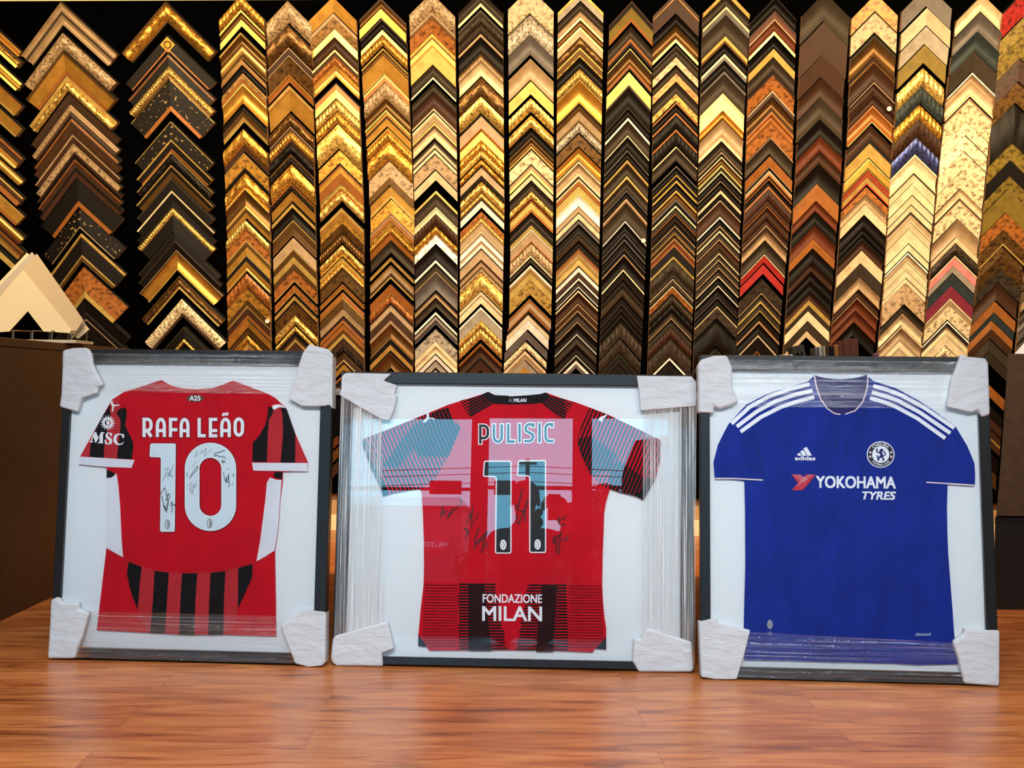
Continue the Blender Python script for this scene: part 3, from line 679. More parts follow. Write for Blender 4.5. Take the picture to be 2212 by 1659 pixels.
def text_into(bm, fr, txt, quad, yb, yf, shear=0.0, bold=0.0, warp=None, heavy=0.0):
    """text filling a pixel box given by its corners TL TR BR BL; heavy thickens the strokes by that many pixels"""
    if heavy:
        k = 0
        for dx in (-heavy, 0, heavy):
            for dy in (-heavy * .8, heavy * .8):
                k += 1
                text_into(bm, fr, txt, [(x + dx + (heavy if i in (0, 3) else -heavy), y + dy + (heavy * .8 if i < 2 else -heavy * .8)) for i, (x, y) in enumerate(quad)], yb, yf - k * 2e-5, shear, 0.0)
        return
    vs, fs = text_polys(txt, shear, bold)
    xs = [v[0] for v in vs]; ys = [v[1] for v in vs]; X0, X1, Y0, Y1 = min(xs), max(xs), min(ys), max(ys)
    TL, TR, BR, BL = quad
    def mp(v):
        u = (v[0] - X0) / (X1 - X0); t = (Y1 - v[1]) / (Y1 - Y0)
        if warp: p = warp(u, t)
        else: p = [(TL[i] * (1 - u) + TR[i] * u) * (1 - t) + (BL[i] * (1 - u) + BR[i] * u) * t for i in (0, 1)]
        return fr.at(p[0], p[1], -.008)
    P = [mp(v) for v in vs]
    a = [bm.verts.new((p[0], yf, p[1])) for p in P]; b = [bm.verts.new((p[0], yb, p[1])) for p in P]
    cnt = {}
    for f in fs:
        try: bm.faces.new([a[i] for i in f])
        except ValueError: continue
        for i in range(len(f)):
            e = (f[i], f[(i + 1) % len(f)]); cnt[e] = cnt.get(e, 0) + 1
    for (i, j) in list(cnt):
        if (j, i) not in cnt:
            try: bm.faces.new([a[i], a[j], b[j], b[i]])
            except ValueError: pass

Y_MAT, Y_JER = .0135, .0085      # depths behind the frame face
def lay(n): return Y_JER - .0005 * n
def make_frame(fr, inner, film):
    """moulding, mat, glass, backing of one frame; inner = pixel rectangle of the opening"""
    W, h, R = fr.W, fr.h, fr.root
    (x0, z1), (x1, _) = fr.at(*inner[0]), fr.at(*inner[1]); (xb, z0), (_, _) = fr.at(*inner[3]), fr.at(*inner[2])
    x0 = (x0 + xb) / 2; xc = fr.at(*inner[2])[0]; x1 = (x1 + xc) / 2
    bm = B()
    Wh = W / 2
    # four mitred rails with a small chamfer
    o4 = [(-Wh, 0), (Wh, 0), (Wh, h), (-Wh, h)]; i4 = [(x0, z0), (x1, z0), (x1, z1), (x0, z1)]
    def ring(p4, y, ins=0.0):
        s = [(1, 1), (-1, 1), (-1, -1), (1, -1)]
        return [bm.verts.new((p[0] + ins * q[0], y, p[1] + ins * q[1])) for p, q in zip(p4, s)]
    rs = [ring(o4, .034), ring(o4, .002), ring(o4, 0, .002), ring(i4, 0, -.002), ring(i4, .002), ring(i4, .034)]
    for a, b in zip(rs, rs[1:] + rs[:1]):
        for i in range(4): bm.faces.new([a[i], a[(i + 1) % 4], b[(i + 1) % 4], b[i]])
    obj('frame_moulding', bm, M_FRAME, R)
    bm = B(); box(bm, x0 - .004, x1 + .004, Y_MAT, Y_MAT + .004, z0 - .004, z1 + .004); obj('mat_board', bm, M_MAT, R)
    bm = B(); box(bm, x0 - .006, x1 + .006, .002, .004, z0 - .006, z1 + .006); obj('glass_pane', bm, M_GLASS, R)
    bm = B(); box(bm, x0 - .008, x1 + .008, .030, .033, z0 - .008, z1 + .008); obj('backing_paper', bm, M_BACKING, R)
    fr.rect = (x0, x1, z0, z1)
def piece(fr, parent, name, loops, mat, n, label=None, back=None):
    """one flat layer cut from pixel outlines; loops: list of outlines or list of [outer, hole...]"""
    bm = B()
    for lp in loops:
        if isinstance(lp[0][0], (int, float)): lp = [lp]
        slab(bm, [fr.pts(l) for l in lp], back if back is not None else lay(0) + .001, lay(n))
    return obj(name, bm, mat, parent, label)
def jersey(fr, outline, mat, label):
    bm = B()
    slab(bm, [fr.pts(outline)], Y_MAT - .0003, lay(0))
    fe = [e for e in bm.edges if abs(e.verts[0].co.y - lay(0)) < 1e-5 and abs(e.verts[1].co.y - lay(0)) < 1e-5 and any(abs(f.normal.y) < .5 for f in e.link_faces)]
    return obj('jersey', bm, mat, fr.root, label)
def corners(fr, polys, labels=None):
    for i, pl in enumerate(polys):
        bm = B(); slab(bm, [fr.pts(pl, .008)], .040, -.008)
        o = obj('corner_protector', bm, M_FOAM, fr.root)
        md = o.modifiers.new('soft', 'BEVEL'); md.width = .007; md.segments = 3; md.limit_method = 'ANGLE'; md.angle_limit = math.radians(50)
def wrap(fr, quad, mat, vertical, seed):
    """rippled sheet of stretch film over a band of the frame, turned round the frame edges"""
    r_ = random.Random(seed)
    P = fr.pts(quad, .004)       # TL TR BR BL
    nx, nz = (26, 10) if vertical else (10, 26)
    nx, nz = (60, 6) if vertical else (6, 60)
    ph = [r_.uniform(0, 6) for _ in range(8)]; am = [r_.uniform(.2, 1) for _ in range(8)]
    bm = B(); g = []
    for j in range(nz + 1):
        row = []
        for i in range(nx + 1):
            u, t = i / nx, j / nz
            x = (P[0][0] * (1 - u) + P[1][0] * u) * (1 - t) + (P[3][0] * (1 - u) + P[2][0] * u) * t
            z = (P[0][1] * (1 - u) + P[1][1] * u) * (1 - t) + (P[3][1] * (1 - u) + P[2][1] * u) * t
            a = u if vertical else t; b = t if vertical else u
            rip = sum(am[k] * math.sin(ph[k] + (7 + 9 * k) * a + 1.5 * math.sin(b * 3 + k)) for k in range(8)) * .00030
            row.append(bm.verts.new((x, -.0042 + rip, z)))
        g.append(row)
    for r0, r1 in zip(g, g[1:]):
        for i in range(nx): bm.faces.new([r0[i], r0[i + 1], r1[i + 1], r1[i]])
    # the film goes round behind the frame at its two ends
    ends = [g[0], g[-1]] if vertical else [[r[0] for r in g], [r[-1] for r in g]]
    for e in ends:
        b = [bm.verts.new((v.co.x, .037, v.co.z)) for v in e]
        for i in range(len(e) - 1): bm.faces.new([e[i], e[i + 1], b[i + 1], b[i]])
    obj('stretch_wrap', bm, mat, fr.root, 'clear stretch film', smooth=True, recalc=False)
def signature(fr, J, strokes, mat, w=1.4, n=4):
    bm = B()
    for i, s in enumerate(strokes):
        for k, (p, q_) in enumerate(zip(s, s[1:])):
            for lp in strip([p, q_], w): slab(bm, [fr.pts(lp)], lay(0) + .0005, lay(n) - ((i * 3 + k) % 9) * 2e-5)
    obj('signature', bm, mat, J)
def scale_pts(pl, ox, oy, s): return [(ox + x / s, oy + y / s) for x, y in pl]
def oval(cx, cy, rx_, ry_, n=28): return [(cx + rx_ * math.cos(2 * PI * i / n), cy + ry_ * math.sin(2 * PI * i / n)) for i in range(n)]

# ================================================================== red jersey with white number
FL = Frame((106, 1425), (700, 1441), .887, 5.0, 'black framed red football jersey with white number ten, wrapped at its corners')
make_frame(FL, [(150, 783), (694, 785.5), (676, 1412.5), (130.5, 1398)], True)
c1 = lambda pl: scale_pts(pl, 100, 740, 3.568)
c2 = lambda pl: scale_pts(pl, 100, 1080, 3.568)
c3 = lambda pl: scale_pts(pl, 160, 840, 8.294)
out = (c1([(883, 288), (960, 332), (1050, 353), (1160, 360), (1280, 350), (1360, 325), (1437, 292), (1560, 338), (1700, 392), (1762, 425), (1840, 500), (1920, 710), (2015, 925), (2010, 992), (1822, 996)]) +
       [(610, 1040)] + c2([(1800, 0), (1788, 200), (1760, 390), (1765, 700), (1770, 1052), (1600, 1048), (1370, 1040), (1000, 1038), (800, 1025), (388, 1003), (425, 690), (463, 370), (462, 0)]) +
       c1([(464, 1040), (465, 962), (248, 940), (262, 875), (340, 735), (425, 580), (505, 440), (600, 380), (760, 330)]))
J = jersey(FL, out, M_RED, 'red football jersey back with striped sleeves')
piece(FL, J, 'side_panel', [c2([(592, 442), (463, 370), (462, 0), (464, -150)]) [:3] + c1([(464, 1045), (500, 1040), (540, 1005), (556, 1100), (570, 1280)]) + c2([(580, 300)]),
      c1([(1722, 1040), (1770, 1056), (1814, 1060)]) + c2([(1800, 0), (1788, 200), (1758, 392), (1690, 440), (1620, 472), (1650, 300), (1688, 0)]) + c1([(1700, 1080)])], M_JWHT, 1, 'white side panel')
piece(FL, J, 'stripe', [c1([(466, 980), (500, 992), (535, 1012), (505, 1040), (466, 1042)]), c1([(1762, 997), (1820, 997), (1815, 1056), (1748, 1035)])], M_JBLK, 2, 'black underarm patch')
st = [[(635, 477), (735, 515), (720, 640), (705, 842), (670, 760), (640, 660), (622, 570)], [(835, 545), (945, 560), (930, 780), (915, 1031), (800, 1026), (822, 780)],
      [(1047, 565), (1163, 565), (1150, 780), (1140, 1041), (1025, 1039), (1030, 850)], [(1267, 560), (1380, 550), (1370, 760), (1365, 1041), (1248, 1041), (1255, 800)],
      [(1480, 520), (1590, 490), (1585, 600), (1540, 700), (1477, 838)]]
for s_ in st: piece(FL, J, 'stripe', [c2(s_)], M_JBLK, 2, 'black stripe')
for s_ in ([(737, 515), (833, 545), (822, 780), (800, 1025), (765, 1000), (707, 850), (720, 640)], [(945, 562), (1047, 566), (1030, 850), (1025, 1039), (915, 1031), (930, 780)],
           [(1163, 566), (1267, 561), (1255, 800), (1248, 1041), (1140, 1041), (1150, 780)], [(1380, 551), (1480, 521), (1478, 840), (1425, 1020), (1365, 1041), (1370, 760)]):
    piece(FL, J, 'stripe', [c2(s_)], M_RED2, 1, 'lighter red stripe')
piece(FL, J, 'seam', [lp for lp in strip(c2([(463, 372), (600, 455), (720, 512), (835, 545), (1050, 566), (1270, 558), (1480, 522), (1600, 490), (1760, 392)]), 1.2)], M_RED2, 2)
# sleeves
piece(FL, J, 'stripe', [c3([(640, 300), (690, 205), (760, 180), (830, 130), (800, 250), (830, 330), (770, 400), (830, 540), (835, 700), (790, 1010), (770, 1245), (530, 1240), (545, 1000), (600, 720), (660, 470), (640, 400)]),
                        c3([(240, 1010), (300, 975), (280, 1212), (108, 1208)]), c1([(1748, 505), (1800, 500), (1822, 560), (1825, 700), (1808, 922), (1700, 920), (1708, 700), (1716, 590)]), c1([(1918, 700), (2012, 922), (1918, 922)])], M_RED2, 1, 'lighter red sleeve stripe')
piece(FL, J, 'stripe', [c3([(330, 830), (370, 760), (500, 510), (650, 270), (640, 400), (660, 470), (605, 700), (545, 1000), (530, 1240), (280, 1214), (300, 970)])], M_JBLK, 2, 'black sleeve stripe')
piece(FL, J, 'stripe', [c3([(790, 1010), (832, 700), (830, 545), (760, 440), (800, 372), (912, 330), (940, 380), (938, 520), (912, 655), (1050, 935), (1062, 1000), (1035, 1257), (770, 1246)])], M_JBLK, 2, 'black sleeve stripe')
piece(FL, J, 'stripe', [c1([(1712, 490), (1750, 505), (1745, 550), (1716, 590), (1708, 700), (1700, 920), (1588, 918), (1592, 770), (1640, 720), (1690, 630), (1706, 560)])], M_JBLK, 2, 'black sleeve stripe')
piece(FL, J, 'stripe', [c1([(1800, 470), (1852, 512), (1920, 710), (1918, 925), (1806, 925), (1825, 700), (1822, 560)])], M_JBLK, 2, 'black sleeve stripe')
piece(FL, J, 'sleeve_cuff', [c3([(105, 1212), (1085, 1272), (1032, 1415), (560, 1398), (80, 1352)])], M_JWHT, 3, 'white cuff')
piece(FL, J, 'sleeve_cuff', [c1([(1585, 926), (2016, 928), (2012, 993), (1597, 987)])], M_JWHT, 3, 'white cuff')
# name
q = lambda x, y: (280 + x / 5.926, 880 + y / 5.926)
def letters(fr, J, items, w_in, w_out, m_in, m_out, n0, tr):
    bo, bi = B(), B(); jit = 0
    for ch, a, b, c, d in items:
        (x0, y0), (x1, y1) = tr(a, b), tr(c, d)
        for lps in glyph_strokes(ch, x0, y0, x1, y1, w_out): slab(bo, [fr.pts(l) for l in lps], lay(0) + .0005, lay(n0) - (jit := (jit + 1) % 7) * 3e-5)
        k = (w_out - w_in) / 2
        for lps in glyph_strokes(ch, x0 + k, y0 + k, x1 - k, y1 - k, w_in): slab(bi, [fr.pts(l) for l in lps], lay(0) + .0005, lay(n0 + 1) - (jit := (jit + 1) % 7) * 3e-5)
    o = obj('name_lettering', bi, m_in, J); obj('lettering_outline', bo, m_out, J)
letters(FL, J, [('R', 162, 126, 303, 386), ('A', 332, 126, 473, 386), ('F', 500, 128, 618, 386), ('A', 637, 128, 775, 388), ('L', 867, 130, 983, 389), ('E', 1011, 128, 1130, 390), ('A', 1156, 126, 1303, 386), ('O', 1327, 122, 1474, 382)],
        7.0, 8.8, M_PRINT, M_OUTL, 3, q)
bm = B()
for lps in glyph_strokes('~', *q(1186, 64), *q(1266, 112), 5.0): slab(bm, [FL.pts(l) for l in lps], lay(0), lay(4))
obj('name_lettering', bm, M_PRINT, J)
def rr(pl, r=3.0, n=4):
    """round the corners of a pixel polygon"""
    out = []
    for i in range(len(pl)):
        a, p, b = V(pl[i - 1]), V(pl[i]), V(pl[(i + 1) % len(pl)])
        rr_ = min(r, (a - p).length / 2.2, (b - p).length / 2.2)
        s, e = p + (a - p).normalized() * rr_, p + (b - p).normalized() * rr_
        for k in range(n + 1):
            t = k / n; out.append(tuple(s * (1 - t) ** 2 + p * 2 * t * (1 - t) + e * t * t))
    return out
def grow(pl, d):
    c = strip(pl, 2 * d, True); a = c[0]; b = c[1]
    ar = lambda P: abs(sum(P[i][0] * P[(i + 1) % len(P)][1] - P[(i + 1) % len(P)][0] * P[i][1] for i in range(len(P))))
    return a if ar(a) > ar(b) else b
def shrink(pl, d):
    c = strip(pl, 2 * d, True); a = c[0]; b = c[1]
    ar = lambda P: abs(sum(P[i][0] * P[(i + 1) % len(P)][1] - P[(i + 1) % len(P)][0] * P[i][1] for i in range(len(P))))
    return a if ar(a) < ar(b) else b
one = rr([q(*p) for p in [(266, 462), (594, 462), (580, 1592), (393, 1592), (402, 640), (256, 636)]], 4)
def stadium(x0, y0, x1, y1):
    r_ = (x1 - x0) / 2; cx = (x0 + x1) / 2
    return [q(*p) for p in arc(cx, y0 + r_, r_, r_, 180, 360, 16) + arc(cx, y1 - r_, r_, r_, 0, 180, 16)]
zo, zi = stadium(708, 452, 1366, 1583), stadium(897, 646, 1176, 1388)
for nm, pl in (('number', [one]), ('number', [zo, zi])):
    piece(FL, J, nm, [[grow(pl[0], 1.3)] + [shrink(p, 1.3) for p in pl[1:]]], M_OUTL, 3, 'dark outline of the digit')
    piece(FL, J, nm, [pl], M_PRINT, 4, 'white digit')
    piece(FL, J, nm, [[shrink(pl[0], 2.2)] + [grow(p, 2.2) for p in pl[1:]]], M_PRINTB, 5, 'pale face of the digit')
for cx, cy in ((487, 1497), (1027, 1485)):
    a, b = q(cx, cy)
    piece(FL, J, 'crest', [oval(a, b, 6, 10.6)], M_GREYP, 6, 'small grey crest'); piece(FL, J, 'crest', [oval(a - .6, b, 3.2, 7), ], M_PRINTB, 7)
    piece(FL, J, 'crest', [oval(a + .8, b, 2.0, 5.5)], M_GREYP, 8)
sg = lambda L: [[q(*p) for p in s] for s in L]
signature(FL, J, sg([[(420, 955), (470, 850), (500, 780), (470, 790), (440, 800)], [(470, 860), (510, 840), (500, 880), (480, 890)], [(520, 800), (515, 890), (545, 860), (550, 905)], [(558, 740), (520, 850)]]), M_INKG, 1.1, 6)
signature(FL, J, sg([[(400, 1110), (450, 1025), (470, 1080), (500, 1230), (470, 1350)], [(415, 1130), (440, 1260), (460, 1320), (520, 1130), (500, 1100), (470, 1200)], [(445, 1250), (475, 1330), (490, 1280)], [(530, 1240), (550, 1210), (545, 1350)], [(520, 1260), (575, 1240), (582, 1265)]]), M_INK, 1.3, 6)
signature(FL, J, sg([[(1085, 590), (1150, 575), (1225, 548)], [(1090, 600), (1095, 625), (1120, 610), (1150, 632), (1190, 630), (1240, 648)], [(1180, 690), (1190, 705), (1200, 670), (1195, 710), (1220, 705), (1215, 680)]]), M_INK, 1.3, 6)
signature(FL, J, sg([[(840, 640), (860, 560), (880, 570), (850, 640)], [(900, 610), (930, 540), (945, 590), (985, 515), (960, 630), (1050, 530)], [(810, 760), (850, 690)]]), M_GREYP, .9, 6)
signature(FL, J, sg([[(770, 920), (800, 850), (870, 750), (875, 790), (820, 850), (775, 895)], [(735, 830), (740, 890)]]), M_INK, 1.0, 6)
signature(FL, J, sg([[(740, 1020), (790, 960), (780, 1050), (830, 980), (800, 1100), (860, 940)], [(770, 1040), (820, 1100), (800, 1115), (770, 1060)], [(830, 1030), (870, 990)]]), M_GREYP, 1.0, 6)
signature(FL, J, sg([[(1205, 830), (1215, 910), (1240, 960), (1250, 880), (1230, 950), (1260, 970), (1270, 850), (1280, 1010), (1260, 1020)], [(1250, 780), (1270, 790)], [(1310, 850), (1340, 860), (1325, 890)], [(1310, 980), (1325, 990)]]), M_INK, 1.1, 6)
# neck badge, sleeve marks
piece(FL, J, 'neck_badge', [c1([(1075, 430), (1105, 408), (1150, 400), (1195, 408), (1222, 430), (1190, 452), (1150, 460), (1105, 452)])], M_GOLDP, 3, 'small bronze badge')
bm = B(); text_into(bm, FL, 'A25', c1([(1104, 410), (1190, 410), (1190, 448), (1104, 448)]), lay(3), lay(4), heavy=.4); obj('lettering', bm, M_PRINT, J)
piece(FL, J, 'logo', [smooth_poly(c3([(660, 262), (690, 205), (712, 280), (808, 283), (808, 300), (728, 312), (716, 330), (700, 405), (676, 400), (690, 320)]), n=3)], M_PRINT, 4, 'white leaping cat mark')
piece(FL, J, 'logo', [smooth_poly(c1([(1745, 487), (1775, 478), (1810, 480), (1838, 502), (1815, 500), (1790, 500), (1765, 515), (1748, 512)]), n=3)], M_PRINT, 4, 'white leaping cat mark')
def star(cx, cy, r0, r1, n, a0=0): return [(cx + (r1 if i % 2 == 0 else r0) * math.cos(a0 + PI * i / n), cy + (r1 if i % 2 == 0 else r0) * math.sin(a0 + PI * i / n)) for i in range(2 * n)]
piece(FL, J, 'logo', [[star(233.2, 913.2, 10.0, 17.2, 16, .1), oval(233.2, 913.2, 6.6, 6.6, 20)]], M_PRINT, 4, 'white compass star mark'); piece(FL, J, 'logo', [[(230, 909), (236.5, 908), (237, 917), (231, 918.5)]], M_PRINT, 4)
msc = [[[(275, 955), (275, 942), (300, 935), (338, 830), (372, 772), (395, 772), (440, 880), (490, 772), (548, 780), (548, 795), (522, 800), (518, 962), (526, 965), (524, 978), (432, 972), (432, 958), (458, 952), (462, 850), (398, 962), (380, 962), (350, 850), (322, 940), (344, 948), (344, 962)]],
       [[(555, 985), (550, 910), (568, 908), (590, 965), (620, 978), (642, 950), (620, 910), (575, 880), (562, 830), (590, 785), (640, 782), (665, 795), (682, 790), (682, 850), (664, 850), (640, 805), (612, 800), (600, 825), (622, 858), (670, 885), (690, 940), (672, 985), (625, 1000), (585, 990)]],
       [[(900, 815), (896, 885), (878, 885), (850, 828), (808, 820), (770, 850), (760, 915), (782, 970), (830, 985), (870, 968), (888, 945), (896, 955), (860, 1000), (800, 1010), (745, 990), (712, 945), (708, 880), (735, 825), (785, 802), (840, 802), (872, 812)]]]
piece(FL, J, 'logo_lettering', [[c3(l[0])] for l in msc], M_PRINT, 4)
corners(FL, [c1([(120, 60), (200, 40), (322, 40), (345, 85), (362, 180), (437, 325), (390, 345), (395, 388), (270, 430), (237, 538), (95, 495), (110, 400), (118, 180)]),
             c1([(1945, 170), (1975, 80), (2025, 12), (2170, 50), (2208, 92), (2205, 300), (2205, 510), (2180, 480), (2145, 490), (1970, 490), (1862, 430), (1900, 330)]),
             c2([(1975, 845), (2155, 865), (2150, 1250), (2130, 1277), (2010, 1290), (1915, 1265), (1870, 1150), (1798, 965), (1915, 880)]),
             c2([(30, 770), (90, 743), (115, 790), (252, 790), (247, 840), (327, 870), (272, 1060), (235, 1150), (215, 1224), (5, 1224), (20, 1000)])])
wrap(FL, [(136, 762), (712, 766), (708, 852), (131, 846)], M_FILMH, False, 1)
wrap(FL, [(112, 1318), (703, 1333), (700, 1434), (107, 1420)], M_FILMH, False, 2)

# ================================================================== red and black jersey, wide frame
FM = Frame((717, 1438), (1500, 1454), .830, 6.0, 'wide black framed red and black jersey with number eleven, wrapped down its sides')
make_frame(FM, [(757, 827.5), (1472, 834.5), (1469, 1430.5), (750, 1417)], True)
m3 = lambda pl: scale_pts(pl, 710, 790, 4.88); m4 = lambda pl: scale_pts(pl, 1100, 790, 4.88)
m5 = lambda pl: scale_pts(pl, 710, 1120, 4.88); m6 = lambda pl: scale_pts(pl, 1100, 1120, 4.88)
slL = m3([(1250, 440), (1030, 508), (560, 698), (440, 740), (355, 780), (360, 850), (430, 1050), (545, 1290), (575, 1376), (640, 1352), (700, 1340), (850, 1310), (960, 1295), (970, 1300), (1120, 1200), (1270, 950), (1390, 660)])
slR = m4([(850, 440), (1040, 515), (1425, 700), (1600, 790), (1590, 1000), (1540, 1200), (1415, 1418), (1310, 1360), (1150, 1330), (1060, 1300), (960, 1255), (850, 1140), (760, 950), (712, 800), (760, 640)])
out = (m3([(1620, 300), (1680, 275), (1750, 310), (1900, 318)]) + m4([(0, 325), (200, 312), (330, 300), (385, 282), (560, 345), (700, 385), (900, 460), (1040, 515), (1425, 700), (1600, 790), (1590, 1000), (1540, 1200), (1415, 1418), (1310, 1360), (1150, 1330), (1062, 1300), (1020, 1440), (1000, 1560)]) +
       m6([(1000, 0), (985, 400), (980, 700), (990, 900), (1005, 1050), (1022, 1150), (1022, 1382), (905, 1372), (882, 1412), (400, 1392), (0, 1387)]) +
       m5([(1060, 1392), (1030, 1345), (943, 1345), (945, 1230), (970, 950), (1000, 700), (1005, 500), (1002, 200), (995, 0)]) +
       m3([(990, 1500), (982, 1350), (962, 1296), (850, 1310), (700, 1340), (575, 1376), (545, 1290), (430, 1050), (360, 850), (355, 780), (440, 740), (560, 698), (1030, 508), (1250, 415)]))
J = jersey(FM, out, M_RED, 'red jersey back with black banded shoulders')
piece(FM, J, 'collar', [m3([(1612, 303), (1680, 274), (1750, 309), (1900, 317)]) + m4([(0, 324), (200, 311), (330, 298), (385, 281), (430, 318), (385, 365), (345, 392), (200, 403), (0, 408)]) + m3([(1750, 402), (1700, 378), (1660, 340)])], M_JBLK, 2, 'black collar')
bm = B(); text_into(bm, FM, 'MILAN', [(1110, 860.8), (1137, 860.8), (1137, 868.6), (1110, 868.6)], lay(2), lay(3), heavy=.3); obj('collar_lettering', bm, M_PRINT, J)
bm = B(); text_into(bm, FM, 'AC', [(1098.5, 860.8), (1108.5, 860.8), (1108.5, 868.6), (1098.5, 868.6)], lay(2), lay(3)); obj('collar_lettering', bm, M_GREYP, J)
def hatched(poly, ang, period, duty, n, mat, name, lim=None):
    """thin parallel lines cut to a polygon (pixel space)"""
    d = (math.cos(math.radians(ang)), math.sin(math.radians(ang))); nn = (-d[1], d[0])
    vals = [p[0] * nn[0] + p[1] * nn[1] for p in poly]
    bm = B(); c = min(vals)
    while c < max(vals):
        pl = clip_half(poly, nn, c + period * duty); pl = clip_half(pl, (-nn[0], -nn[1]), -c) if len(pl) > 2 else pl
        if len(pl) > 2: slab(bm, [FM.pts(pl)], lay(0) + .0005, lay(n))
        c += period
    obj(name, bm, mat, J)
piece(FM, J, 'sleeve', [slL], M_RED, 1, 'red and black lined sleeve'); piece(FM, J, 'sleeve', [slR], M_RED, 1, 'red and black lined sleeve')
hatched(slL, 67, 8.2, .46, 2, M_JBLK, 'sleeve_lines'); hatched(slR, 113, 8.2, .46, 2, M_JBLK, 'sleeve_lines')
# heavier black blocks within the lined sleeves
hatched(m3([(560, 1060), (880, 640), (1150, 470), (1260, 440), (1290, 545), (1010, 760), (720, 1080)]), 67, 8.2, .82, 3, M_JBLK, 'sleeve_lines')
hatched(m3([(900, 850), (1280, 550), (1388, 660), (1260, 960), (950, 960)]), 67, 8.2, .82, 3, M_JBLK, 'sleeve_lines')
hatched(m4([(715, 770), (870, 740), (1140, 940), (1060, 1100), (870, 1150), (760, 950)]), 113, 8.2, .80, 3, M_JBLK, 'sleeve_lines')
hatched(m4([(1050, 1060), (1150, 1000), (1430, 1180), (1420, 1400), (1150, 1330), (1060, 1290)]), 113, 8.2, .80, 3, M_JBLK, 'sleeve_lines')
hatched(m3([(1480, 350), (1620, 305), (1735, 402), (1500, 540), (1480, 528)]), -30, 6.0, .78, 2, M_JBLK, 'shoulder_lines')
hatched(m3([(1385, 370), (1480, 340), (1480, 530), (1440, 470)]), -30, 6.0, .45, 2, M_JBLK, 'shoulder_lines')
hatched(m4([(345, 395), (430, 318), (570, 350), (600, 510), (580, 570), (470, 500)]), 33, 6.0, .78, 2, M_JBLK, 'shoulder_lines')
hatched(m4([(570, 350), (680, 385), (620, 480), (600, 510)]), 33, 6.0, .45, 2, M_JBLK, 'shoulder_lines')
piece(FM, J, 'sleeve_cuff', [m4([(1455, 1180), (1540, 1200), (1415, 1418), (1312, 1360), (1400, 1330)])], M_JBLK, 4, 'black cuff')
piece(FM, J, 'sleeve_cuff', [m3([(352, 800), (430, 1050), (545, 1290), (575, 1376), (640, 1350), (600, 1280), (450, 990), (380, 790)])], M_JBLK, 4, 'black cuff')
piece(FM, J, 'logo', [smooth_poly(m3([(1035, 505), (1058, 505), (1062, 545), (1110, 552), (1120, 570), (1060, 560), (1020, 595), (992, 592), (1030, 550)]), n=3),
                      smooth_poly(m4([(1035, 515), (1010, 548), (985, 560), (978, 595), (965, 590), (962, 575), (940, 575), (955, 545), (990, 530)]), n=3)], M_PRINT, 5, 'white leaping cat mark')
# chevron bands above the hem: fine horizontal lines, heavier in the middle
bl, bd = B(), B()
def hline(bm, x0, x1, y, t, n):
    slab(bm, [FM.pts([(x0, y - t / 2), (x1, y - t / 2 + .4), (x1, y + t / 2 + .4), (x0, y + t / 2)])], lay(0) + .0005, lay(n))
y = 1262.0
while y < 1402:
    t = (y - 1262) / 140
    hline(bl, 990 + 1 * (int(y) % 3), 1066 + 26 * t + (y * 7 % 5), y, 3.4, 2); hline(bl, 1142 - 24 * t - (y * 5 % 5), 1224 + 4 * t, y + 2, 3.4, 2)
    hline(bd, 1012, 1046 + 16 * t, y + 2.6, 4.4, 3); hline(bd, 1170 - 12 * t, 1203 - 8 * t, y + 4.6, 4.4, 3)
    y += 6.3
obj('hem_band', bl, M_JBLK, J, 'fine black lines'); obj('hem_band', bd, M_DKRED, J)
bl = B(); y = 1264.0
while y < 1400:
    hline(bl, 918 - 8 * (y - 1264) / 140, 988, y, 1.5, 1); hline(bl, 1228, 1300 + 4 * (y - 1264) / 140, y + 2, 1.5, 1); y += 6.3
obj('hem_band', bl, M_DKRED, J, 'faint dark red lines')
piece(FM, J, 'hem_corner', [m5([(943, 1343), (946, 1225), (985, 1280), (1032, 1343)]), m6([(1022, 1248), (1022, 1380), (915, 1370), (960, 1320)])], M_JBLK, 2, 'black hem corner')
def logo_text(fr, J, txt, x0, y0, x1, y1, dy=0, n=4, shear=0, bold=0, mat=None, name='logo_lettering', heavy=0):
    bm = B(); text_into(bm, fr, txt, [(x0, y0), (x1, y0 + dy), (x1, y1 + dy), (x0, y1)], lay(1), lay(n), shear, bold, None, heavy); return obj(name, bm, mat or M_PRINT, J)
logo_text(FM, J, 'FONDAZIONE', 1042.5, 1283, 1171, 1302, .8, heavy=.45); logo_text(FM, J, 'MILAN', 1041.5, 1309, 1171, 1341, 1, heavy=.8)
qm = lambda x, y: (1000 + x / 9.217, 840 + y / 9.217)
letters(FM, J, [('P', 303, 690, 540, 1112), ('U', 573, 686, 818, 1097), ('L', 858, 680, 1050, 1094), ('I', 1065, 676, 1190, 1084), ('S', 1205, 662, 1440, 1084), ('I', 1465, 662, 1585, 1084), ('C', 1600, 660, 1818, 1082)],
        5.4, 9.6, M_PRINTK, M_PRINT, 3, qm)
q11 = lambda x, y: (1000 + x / 6.9125, 980 + y / 6.9125)
for pl in ([(325, 100), (728, 105), (728, 1492), (478, 1492), (488, 350), (297, 345), (308, 110)][1:] , [(1243, 96), (1243, 1482), (988, 1482), (990, 340), (805, 330), (820, 98)]):
    pass
d1 = rr([q11(*p) for p in [(312, 104), (727, 104), (726, 1492), (478, 1492), (490, 350), (296, 346)]], 5)
d2 = rr([q11(*p) for p in [(822, 98), (1242, 94), (1243, 1482), (989, 1482), (990, 340), (804, 334)]], 5)
for pl in (d1, d2):
    piece(FM, J, 'number', [pl], M_PRINT, 4, 'white edge of the digit'); piece(FM, J, 'number', [shrink(pl, 2.7)], M_PRINTK, 5, 'black face of the digit')
